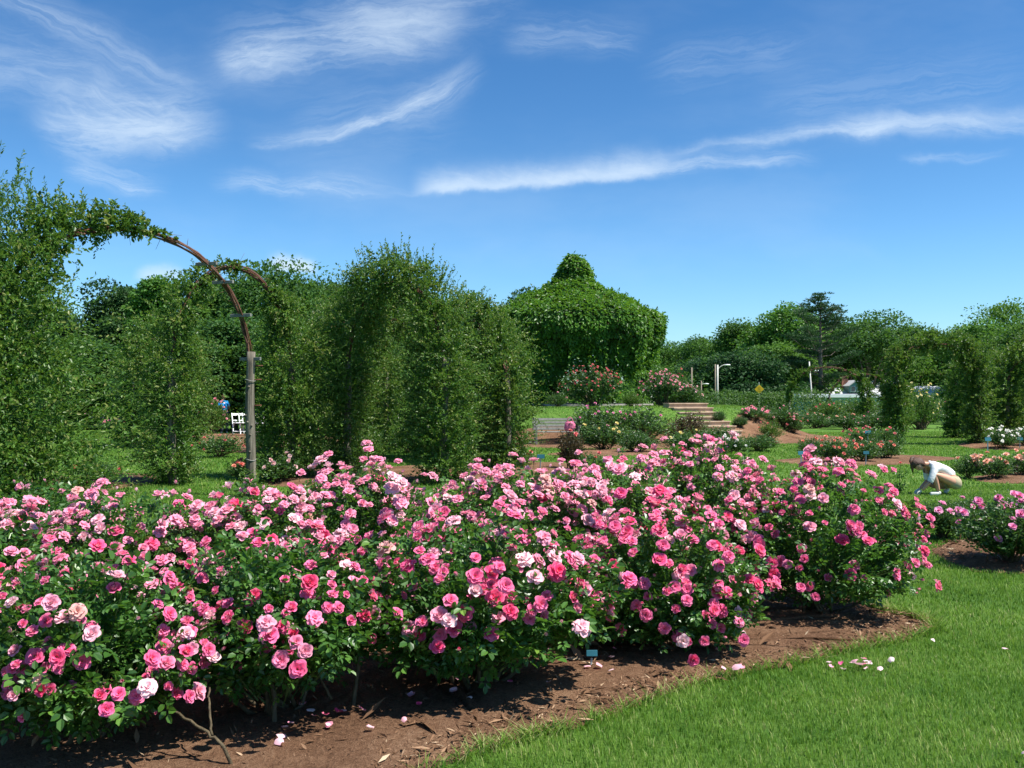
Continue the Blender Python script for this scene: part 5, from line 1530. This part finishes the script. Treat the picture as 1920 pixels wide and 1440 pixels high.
def sign():
    d = 70; x = wx(1423.5, d); z = H(x, d); zc = wz(730, d) - z
    root = empty('road_sign', (x, d, z), R(-6), label='yellow diamond road sign with three short lines, above the hedge', category='road sign')
    s = Soup(); box(s, (0, .04, zc / 2 + .1), (.06, .05, zc + .9)); s.obj('post', M['pole_metal'], root)
    s = Soup(); box(s, (0, 0, zc), (.50, .02, .50), Matrix.Rotation(R(45), 3, 'Y')); bevel(s.obj('panel', M['sign_yellow'], root), .01)
    pn = root.children[-1]
    r = random.Random(4)
    # three lines of small black capitals, too far off to be read
    for row, (w, zz) in enumerate(((.20, .11), (.20, 0), (.30, -.12))):
        s = Soup(); xx = -w / 2
        while xx < w / 2 - .02:
            cw = .032; box(s, (xx + cw / 2, -.013, zc + zz), (.010, .004, .062)); box(s, (xx + cw / 2 + .008, -.013, zc + zz + r.choice([-.022, 0, .022])), (.016, .0042, .014)); xx += .05
        s.obj('lettering', M['black_paint'], pn)
    for o in pn.children: o.parent = pn
sign()

def house():
    d = 104; x = wx(1582, d); z = H(x, d)
    def X(px): return wx(px, d) - x
    def Z(py): return wz(py, d) - z
    root = empty('house', (x, d, z), label='house with white grey roof, brick chimney and small blue dormer', category='house')
    def prism(name, x0, x1, z0, z1, rx0, rx1, dep, m_, y0=0):
        s = Soup(); P = [(x0, y0 - dep, z0), (x1, y0 - dep, z0), (x1, y0 + dep, z0), (x0, y0 + dep, z0), (rx0, y0, z1), (rx1, y0, z1)]
        s.add(P, [(0, 1, 5, 4), (2, 3, 4, 5), (3, 2, 1, 0)], [(0, 4, 3), (1, 2, 5)])
        return s.obj(name, m_, root)
    s = Soup(); box(s, ((X(1530) + X(1640)) / 2, 0, Z(744) / 2), (X(1636) - X(1534), 5.6, Z(744))); s.obj('wall', M['blue_wall'], root)
    roof = prism('roof', X(1528), X(1642), Z(743), Z(720), X(1553), X(1620), 3.2, M['white_roof'])
    s = Soup(); box(s, (X(1577), -.9, (Z(703) + Z(738)) / 2), (X(1582.5) - X(1571.5), .62, Z(703) - Z(738))); ch = s.obj('chimney', M['brick'], root)
    s = Soup(); box(s, (X(1577), -.9, Z(703) + .05), (X(1583.5) - X(1570.5), .74, .1)); s.obj('cap', M['white_roof'], ch)
    # dormer
    s = Soup(); xc = X(1587); w = .72; zb, zt = Z(736), Z(723)
    P = [(xc - w, -2.9, zb), (xc + w, -2.9, zb), (xc + w, -2.9, zt), (xc, -2.9, zt + .5), (xc - w, -2.9, zt), (xc - w, 0, zb), (xc + w, 0, zb), (xc + w, 0, zt), (xc, 0, zt + .5), (xc - w, 0, zt)]
    s.add(P, [(0, 1, 2, 4), (0, 4, 9, 5), (1, 6, 7, 2)], [(4, 2, 3)]); dm = s.obj('dormer', M['blue_wall'], root)
    s = Soup(); P = [(xc - w - .15, -3.1, zt - .05), (xc, -3.1, zt + .58), (xc + w + .15, -3.1, zt - .05), (xc - w - .15, 0, zt - .05), (xc, 0, zt + .58), (xc + w + .15, 0, zt - .05)]
    s.add(P, [(0, 1, 4, 3), (1, 2, 5, 4)]); o = s.obj('roof', M['white_roof'], dm); m_ = o.modifiers.new('t', 'SOLIDIFY'); m_.thickness = .08
    for sx in (-.33, .33):
        s = Soup(); box(s, (xc + sx, -2.92, zb + .38), (.5, .05, .62)); s.obj('window_frame', M['white_paint'], dm)
        s = Soup(); box(s, (xc + sx, -2.955, zb + .38), (.4, .03, .52)); s.obj('window_pane', M['dark_glass'], dm)
    # long low wing in front
    d2 = 86; x2 = wx(1560, d2); z2 = H(x2, d2)
    w_ = empty('garage', (x2, d2, z2), label='long low building with a white eave line under the house', category='outbuilding')
    ww = wx(1640, d2) - wx(1488, d2); zt = wz(745, d2) - z2
    s = Soup(); box(s, (0, 0, zt / 2), (ww - .4, 4, zt)); s.obj('wall', M['blue_wall'], w_)
    s = Soup(); box(s, (0, -.1, zt + .12), (ww, 4.6, .26)); s.obj('eave', M['white_paint'], w_)
    s = Soup(); box(s, (0, 0, zt + .285), (ww - .3, 4.2, .06)); s.obj('roof', M['white_roof'], w_)
    # white gable and long roof farther right
    for k, (pa, pb, pe, pr, dd, lab) in enumerate(((1606, 1690, 736, 713, 112, 'building with a plain white roof right of the brick chimney'), (1690, 1810, 738, 724, 100, 'long building with a white ribbed roof seen through the wide arch'))):
        xx = wx((pa + pb) / 2, dd); zz = H(xx, dd); hw = (wx(pb, dd) - wx(pa, dd)) / 2; ze, zr = wz(pe, dd) - zz, wz(pr, dd) - zz
        rt = empty('outbuilding', (xx, dd, zz), label=lab, category='building')
        s = Soup(); box(s, (0, 0, ze / 2), (2 * hw - .5, 5, ze)); s.obj('wall', M['blue_wall'], rt)
        s = Soup(); P = [(-hw, -3, ze), (hw, -3, ze), (hw, 3, ze), (-hw, 3, ze), (-hw, 0, zr), (hw, 0, zr)]
        s.add(P, [(0, 1, 5, 4), (2, 3, 4, 5), (3, 2, 1, 0)], [(0, 4, 3), (1, 2, 5)]); s.obj('roof', M['white_roof'], rt)
        s = Soup(); box(s, (0, -3.03, ze - .08), (2 * hw, .05, .2)); s.obj('fascia', M['white_paint'], rt)
house()


# ------------------------------------------------------------------ people
def skin_arrays(verts, edges, sub=2):
    me = bpy.data.meshes.new('tmp'); me.from_pydata([v[0] for v in verts], edges, [])
    o = bpy.data.objects.new('tmp', me); COL.objects.link(o)
    bpy.context.view_layer.objects.active = o
    sk = o.modifiers.new('s', 'SKIN'); sk.use_smooth_shade = True
    sl = me.skin_vertices[0].data if len(me.skin_vertices) else None
    if sl is None:
        o.select_set(True); sl = me.skin_vertices[0].data
    for i, v in enumerate(verts):
        rr = v[1] if isinstance(v[1], tuple) else (v[1], v[1]); sl[i].radius = rr
    sl[0].use_root = True
    ss = o.modifiers.new('u', 'SUBSURF'); ss.levels = sub; ss.render_levels = sub
    dg = bpy.context.evaluated_depsgraph_get(); ev = o.evaluated_get(dg); m2 = bpy.data.meshes.new_from_object(ev)
    V0 = np.zeros(len(m2.vertices) * 3); m2.vertices.foreach_get('co', V0)
    q = [tuple(p.vertices) for p in m2.polygons if len(p.vertices) == 4]; t = [tuple(p.vertices) for p in m2.polygons if len(p.vertices) == 3]
    bpy.data.objects.remove(o)
    return V0.reshape(-1, 3), q, t

def chain(paths):
    """paths: lists of (pos, radius); points with the same position are shared"""
    vs, es, key = [], [], {}
    for p in paths:
        last = None
        for (c, r_) in p:
            k = tuple(round(a, 4) for a in c)
            if k not in key: key[k] = len(vs); vs.append((c, r_))
            i = key[k]
            if last is not None: es.append((last, i))
            last = i
    return vs, es

def frame(c, fwd, up):
    f = Vector(fwd).normalized(); u = Vector(up); u = (u - f * u.dot(f)).normalized(); l = u.cross(f)
    return np.array([[f.x, l.x, u.x], [f.y, l.y, u.y], [f.z, l.z, u.z]]), np.array(c)

def head_parts(Rm, c, hairlen='tail'):
    n, m_ = 28, 20; V_ = []
    for j in range(m_ + 1):
        th = math.pi * j / m_
        for i in range(n):
            ph = 2 * math.pi * i / n
            x, y, z = math.sin(th) * math.cos(ph), math.sin(th) * math.sin(ph), math.cos(th)
            X, Y, Z = x * .095, y * .075, z * .115
            if z < 0: X *= 1 - .18 * (-z) * (1 if x < 0 else .3); Y *= 1 - .30 * (-z)
            fr = max(0, x)
            X += .022 * math.exp(-((y / .16) ** 2) - ((z + .16) / .22) ** 2) * fr           # nose
            X += .006 * math.exp(-((z - .22) / .12) ** 2) * fr                            # brow
            X -= .008 * math.exp(-(((abs(y) - .34) / .16) ** 2) - ((z - .04) / .12) ** 2) * fr  # eye hollows
            X += .006 * math.exp(-((y / .30) ** 2) - ((z + .50) / .07) ** 2) * fr           # lips
            X += .010 * math.exp(-((y / .3) ** 2) - ((z + .82) / .15) ** 2) * fr            # chin
            V_.append((X, Y, Z))
    q = [(j * n + i, (j + 1) * n + i, (j + 1) * n + (i + 1) % n, j * n + (i + 1) % n) for j in range(m_) for i in range(n)]
    out = [(np.array(V_) @ Rm.T + c, q, None)]
    for sy in (-1, 1):     # ears
        a = np.linspace(-1.9, 1.9, 8); P = np.stack([-.005 - .016 * np.cos(a), np.full(8, sy * .078), -.005 + .03 * np.sin(a)], -1)
        v, qq, t = tube(P, .008, 6); out.append((v @ Rm.T + c, qq, t))
    return out
def hair_shell(Rm, c, cut=-.15, bulk=1.10):
    n, m_ = 28, 16; V_ = []
    for j in range(m_ + 1):
        th = math.pi * .80 * j / m_
        for i in range(n):
            ph = 2 * math.pi * i / n
            x, y, z = math.sin(th) * math.cos(ph), math.sin(th) * math.sin(ph), math.cos(th)
            if x > .35 and z < .45:           # pull the hair line back from the face
                z = .45 + (z - .45) * .08; k = math.sqrt(max(0, 1 - z * z)) / max(1e-6, math.hypot(x, y)); x *= k; y *= k
            rr = bulk * (1 + .02 * math.sin(ph * 9 + j))
            V_.append((x * .098 * rr - .008, y * .080 * rr, z * .118 * rr + .004))
    q = [(j * n + i, (j + 1) * n + i, (j + 1) * n + (i + 1) % n, j * n + (i + 1) % n) for j in range(m_) for i in range(n)]
    return np.array(V_) @ Rm.T + c, q
def eyes(s, Rm, c, mat_):
    for sy in (-1, 1):
        v, q = lathe([(.001, .009), (.008, .006), (.011, 0), (.008, -.006), (.001, -.009)], 10)
        s.add((v + [.080, sy * .030, .006]) @ Rm.T + c, q, mat=mat_)
def hand(w, d, n_):
    """palm and five bent fingers from the wrist w along d, palm normal n_"""
    d = nrm(np.array(d, float)); n_ = np.array(n_, float); n_ = nrm(n_ - d * n_.dot(d)); sd_ = np.cross(n_, d); w = np.array(w, float)
    P = [[(tuple(w), .022), (tuple(w + d * .035), (.030, .018)), (tuple(w + d * .075), (.034, .015))]]
    out = [P[0]]
    for k, (o, L) in enumerate(((-.030, .060), (-.010, .072), (.010, .076), (.029, .068))):
        b = w + d * .078 + sd_ * o
        out.append([(tuple(w + d * .075), (.034, .015)), (tuple(b), .010), (tuple(b + d * L * .45 + n_ * .006), .009), (tuple(b + d * L * .75 + n_ * .024), .0085), (tuple(b + d * L * .9 + n_ * .04), .007)])
    out.append([(tuple(w + d * .035), (.030, .018)), (tuple(w + d * .045 - sd_ * .038), .011), (tuple(w + d * .075 - sd_ * .055 + n_ * .015), .0095), (tuple(w + d * .098 - sd_ * .052 + n_ * .03), .008)])
    return out

SK = {}
SK['skin'] = simple('skin', (.60, .31, .20), .5, .4, 12, .08)
SK['hair'] = simple('brown_hair', (.085, .040, .022), .5, .4, 60, .45, .4, 120, (1, 6, 1))
SK['greyhair'] = simple('grey_hair', (.22, .20, .19), .6, .3, 60, .3)
SK['shirt'] = simple('white_shirt', (.80, .80, .80), .8, .2, 9, .05, .5, 16)
SK['shorts'] = simple('beige_shorts', (.44, .37, .24), .8, .2, 10, .10, .4, 20)
SK['shoe'] = simple('sneaker', (.62, .62, .60), .6, .3, 20, .15)
SK['glove'] = simple('garden_glove', (.50, .52, .46), .8, .2, 20, .2)
SK['grey'] = simple('grey_shirt', (.42, .40, .42), .8, .2, 10, .1)
SK['blue'] = simple('blue_shirt', (.02, .30, .72), .8, .2, 10, .1)
SK['dark'] = simple('dark_trousers', (.05, .05, .07), .8, .2, 10, .1)
SK['navy'] = simple('navy_band', (.03, .035, .12), .8, .2, 10, .1)
SK['eye'] = simple('eye', (.05, .03, .02), .2, .6, 10, .1)


def clothes(name, paths, m_, root, sub=2, fold=.004):
    vs, es = chain(paths); V_, q, t = skin_arrays(vs, es, sub)
    V_ = V_ + fold * lump(V_, 14, 3)[:, None]
    s = Soup(); s.add(V_, q, t if len(t) else None); return s.obj(name, m_, root, smooth=True)


def woman():
    x, d = gp(1748, 927)
    root = empty('person', (x, d, H(x, d)), label='woman crouching on the lawn in white shirt and beige shorts, reaching to the ground', category='person')
    pel, wai, che, nb, nk = (.395, 0, .205), (.25, 0, .375), (.09, 0, .485), (-.075, 0, .515), (-.15, 0, .525)
    shN, shF = (-.02, -.145, .470), (-.02, .145, .470)
    elN, wrN = (-.115, -.19, .245), (-.235, -.14, .085)
    elF, wrF = (-.035, .12, .225), (-.20, .03, .10)
    hiN, knN, anN = (.37, -.105, .195), (-.045, -.165, .365), (.035, -.155, .075)
    hiF, knF, anF = (.37, .105, .185), (-.02, .155, .175), (.30, .15, .10)
    paths = [[(pel, (.135, .115)), (wai, (.115, .095)), (che, (.13, .10)), (nb, .055), (nk, .045), ((-.20, 0, .525), .045)],
             [(che, (.13, .10)), (shN, .05), ((-.07, -.175, .355), .042), (elN, .035), ((-.18, -.165, .16), .034), (wrN, .024)],
             [(che, (.13, .10)), (shF, .05), ((-.035, .14, .345), .042), (elF, .035), (wrF, .024)],
             [(pel, (.135, .115)), (hiN, .095), ((.16, -.135, .285), .078), (knN, .054), ((-.02, -.163, .26), .052), ((.015, -.158, .15), .040), (anN, .030)],
             [(pel, (.135, .115)), (hiF, .095), ((.17, .13, .18), .078), (knF, .054), ((.13, .155, .13), .050), (anF, .032)]]
    vs, es = chain(paths); V_, q, t = skin_arrays(vs, es, 2)
    s = Soup(); s.add(V_, q, t if len(t) else None)
    Rm, c = frame((-.245, -.01, .515), (-.30, -.42, -.86), (-.90, 0, .42))
    for (v, qq, tt) in head_parts(Rm, c): s.add(v, qq, tt)
    eyes(s, Rm, c, 1)
    s.obj('body', [SK['skin'], SK['eye']], root, smooth=True)
    for w, dr in ((wrN, (-.55, .25, -.6)), (wrF, (-.6, -.3, -.35))):
        clothes('glove', hand(w, dr, (-.5, 0, -.8) if w is wrN else (0, 0, -1)), SK['glove'], root, 1, 0)
    # shirt with sleeves pushed to the elbow
    o = clothes('shirt', [[((.345, 0, .285), (.140, .118)), (wai, (.135, .112)), (che, (.150, .120)), ((-.03, 0, .512), (.095, .085)), ((-.085, 0, .522), .062)],
                      [(che, (.150, .120)), (shN, .070), ((-.07, -.177, .355), .060), ((-.112, -.188, .255), .054), ((-.128, -.185, .225), .054)],
                      [(che, (.150, .120)), (shF, .070), ((-.035, .14, .345), .060), (elF, .052)]], SK['shirt'], root, 2, .006)
    s = Soup(); an = np.linspace(0, 2 * math.pi, 17); Rb, cb = frame((-.128, -.187, .222), (-.45, .05, -.85), (0, 1, 0))
    v, qq, _ = tube(np.stack([0 * an, .055 * np.cos(an), .055 * np.sin(an)], -1) @ Rb.T + cb, .005, 6, False); s.add(v, qq); s.obj('cuff', SK['navy'], o, smooth=True)
    clothes('shorts', [[((.335, 0, .28), (.135, .112)), (pel, (.155, .135))],
                       [(pel, (.155, .135)), (hiN, .112), ((.19, -.132, .272), .095)], [(pel, (.155, .135)), (hiF, .112), ((.19, .13, .18), .09)]], SK['shorts'], root, 2, .005)
    for a, b_ in (((.05, -.155, .035), (-.12, -.165, .028)), ((.33, .15, .06), (.27, .15, .02))):
        m0 = tuple((p * .5 + q_ * .5) for p, q_ in zip(a, b_))
        clothes('shoe', [[((a[0], a[1], a[2] + .045), .036), (a, .036), (m0, (.040, .034)), (b_, (.036, .024))]], SK['shoe'], root, 2, 0)
    s = Soup(); v, qq = hair_shell(Rm, c, bulk=1.12); s.add(v, qq)
    crown = c + Rm @ np.array([-.085, 0, .085])
    tl = [crown, crown + [-.045, -.03, .0], crown + [-.07, -.04, -.05], crown + [-.065, -.05, -.12], crown + [-.05, -.055, -.19], crown + [-.045, -.055, -.25]]
    v, qq, t = tube(tl, [.026, .034, .034, .028, .020, .005], 8); s.add(v + .003 * lump(v, 40, 1)[:, None], qq, t)
    s.obj('hair', SK['hair'], root, smooth=True)
woman()


def standing(px, d, top, rz, label, shirt, hair, bend=.12, armup=True):
    x = wx(px, d); z = H(x, d); hgt = wz(top, d) - z
    k = hgt / 1.70
    root = empty('person', (x, d, z), rz, label=label, category='person')
    S_ = lambda p: tuple(a * k for a in p)
    pel, wai, che, nb = (0, 0, .95), (.02, 0, 1.12), (.06 + bend * .4, 0, 1.32), (.10 + bend, 0, 1.46)
    def arm(sy):
        return [((che), (.15, .11)), ((.07 + bend * .4, sy * .19, 1.38), .055), ((.05 + bend * .3, sy * .24, 1.12), .042), ((.26 + bend * .3, sy * .12, 1.08), .030)]
    def leg(sy):
        return [(pel, (.15, .12)), ((0, sy * .10, .90), .10), ((.02, sy * .11, .50), .06), ((0, sy * .11, .10), .038)]
    K = lambda p: [(S_(c), (tuple(a * k for a in r_) if isinstance(r_, tuple) else r_ * k)) for c, r_ in p]
    body = [K([(pel, (.15, .12)), (wai, (.13, .10)), (che, (.15, .11)), (nb, .055), ((.12 + bend, 0, 1.53), .05)])] + [K(arm(1)), K(arm(-1)), K(leg(1)), K(leg(-1))]
    vs, es = chain(body); V_, q, t = skin_arrays(vs, es, 2); s = Soup(); s.add(V_, q, t if len(t) else None)
    Rm, c = frame(S_((.14 + bend, 0, 1.59)), (.75, 0, -.65), (.55, 0, .8)); Rm = Rm * k
    for (v, qq, tt) in head_parts(Rm, c): s.add(v, qq, tt)
    for sy in (1, -1):
        w = S_((.26 + bend * .3, sy * .12, 1.08)); vs, es = chain(hand(w, (.6, -sy * .5, .2), (0, 0, 1))); v, qq, tt = skin_arrays(vs, es, 1); s.add(v, qq, tt if len(tt) else None)
    s.obj('body', SK['skin'], root, smooth=True)
    up = lambda sy: [((.06 + bend * .4, 0, 1.32), (.165, .125)), ((.07 + bend * .4, sy * .19, 1.38), .075), ((.055 + bend * .3, sy * .23, 1.18), .062)]
    clothes('shirt', [K([((0, 0, .93), (.165, .135)), ((.02, 0, 1.12), (.155, .12)), ((.06 + bend * .4, 0, 1.32), (.165, .125)), ((.09 + bend, 0, 1.44), .07)]), K(up(1)), K(up(-1))], shirt, root)
    lg = lambda sy: [((0, 0, .93), (.158, .13)), ((0, sy * .10, .88), .115), ((.02, sy * .11, .50), .08), ((0, sy * .11, .08), .06)]
    clothes('trousers', [K(lg(1)), K(lg(-1))], SK['dark'], root)
    for sy in (1, -1): clothes('shoe', [K([((-.03, sy * .11, .04), .042), ((.17, sy * .12, .035), (.045, .03))])], SK['shoe'], root, 1, 0)
    s = Soup(); v, qq = hair_shell(Rm, c, bulk=1.07); s.add(v, qq); s.obj('hair', hair, root, smooth=True)
standing(715, 45.5, 746, R(215), 'man with grey hair and grey shirt looking down, behind the arches', SK['grey'], SK['greyhair'])
standing(421, 42.5, 741, R(120), 'person in a bright blue shirt mostly hidden by roses near the white chairs', SK['blue'], SK['hair'], .2)


# ------------------------------------------------------------------ fallen petals
def petals():
    r = np.random.default_rng(71)
    V_ = []
    for j in range(4):
        for i in range(4):
            u, v = i / 3 * 2 - 1, j / 3
            w = .5 * (.35 + .65 * math.sin(math.pi * min(v * .6 + .05, 1)))
            V_.append((u * w * (.9 if j == 3 else 1), v - .12 * u * u * v, .18 * u * u + .22 * (v - .5) ** 2 * (1 + u * .4)))
    q = [(j * 4 + i, j * 4 + i + 1, j * 4 + i + 5, j * 4 + i + 4) for j in range(3) for i in range(3)]
    me = Soup().add(np.array(V_) * .042, q, tint=np.repeat(np.arange(4) / 3, 4)).mesh('petal', M['petal'], True)
    def put(px, py, lab, gp_, col, z=.045):
        x, d = gp(px, py); o = bpy.data.objects.new('fallen_petal', me); COL.objects.link(o)
        o.location = (x, d, H(x, d) + z); o.rotation_euler = (r.uniform(-.5, .5), r.uniform(-.5, .5) + (math.pi if r.random() < .4 else 0), r.random() * 6.28)
        k = r.uniform(.65, 1.1); o.scale = (k, k, k); o.color = (*col, 1)
        tag(o, lab, 'petal', gp_)
    for px, py in ((1558, 1256), (1560, 1266), (1577, 1264), (1582, 1272), (1600, 1259), (1604, 1262), (1596, 1254), (1618, 1254), (1624, 1252), (1622, 1262), (1632, 1262), (1636, 1259), (1628, 1268), (1648, 1272)):
        put(px, py, 'fallen petal in the little heap of pink petals on the lawn', 'petals heaped on the lawn', PALES[r.integers(0, 4)] if r.random() < .5 else PINKS[1])
    for px, py, l in ((1672, 1255, 'lone white petal on the lawn right of the petal heap'), (1751, 1210, 'single pink petal on the lawn near the bed point'), (1880, 1226, 'single pink petal on the lawn near the right edge'), (1915, 1432, 'pink petal on the grass in the lower corner')):
        put(px, py, l, None, PALES[r.integers(0, 4)])
    more_ = [(int(a), int(b)) for a, b in zip(r.uniform(470, 1420, 26), r.uniform(0, 1, 26))]
    more_ = [(a, int(1440 - (a - 470) * .20 - r.uniform(10, 85))) for a, b in more_]
    for px, py in tuple(more_) + ((1362, 1282), (1372, 1280), (1392, 1277), (628, 1300), (575, 1358), (588, 1373), (610, 1370), (640, 1360), (620, 1388), (535, 1408), (528, 1424), (672, 1357), (560, 1350), (1322, 1190), (540, 1395), (500, 1330), (700, 1400), (760, 1385)):
        put(px, py, 'fallen petal lying on the brown mulch', 'petals scattered on the mulch', PALES[r.integers(0, 4)] if r.random() < .6 else PINKS[r.integers(0, 4)], .075)
petals()
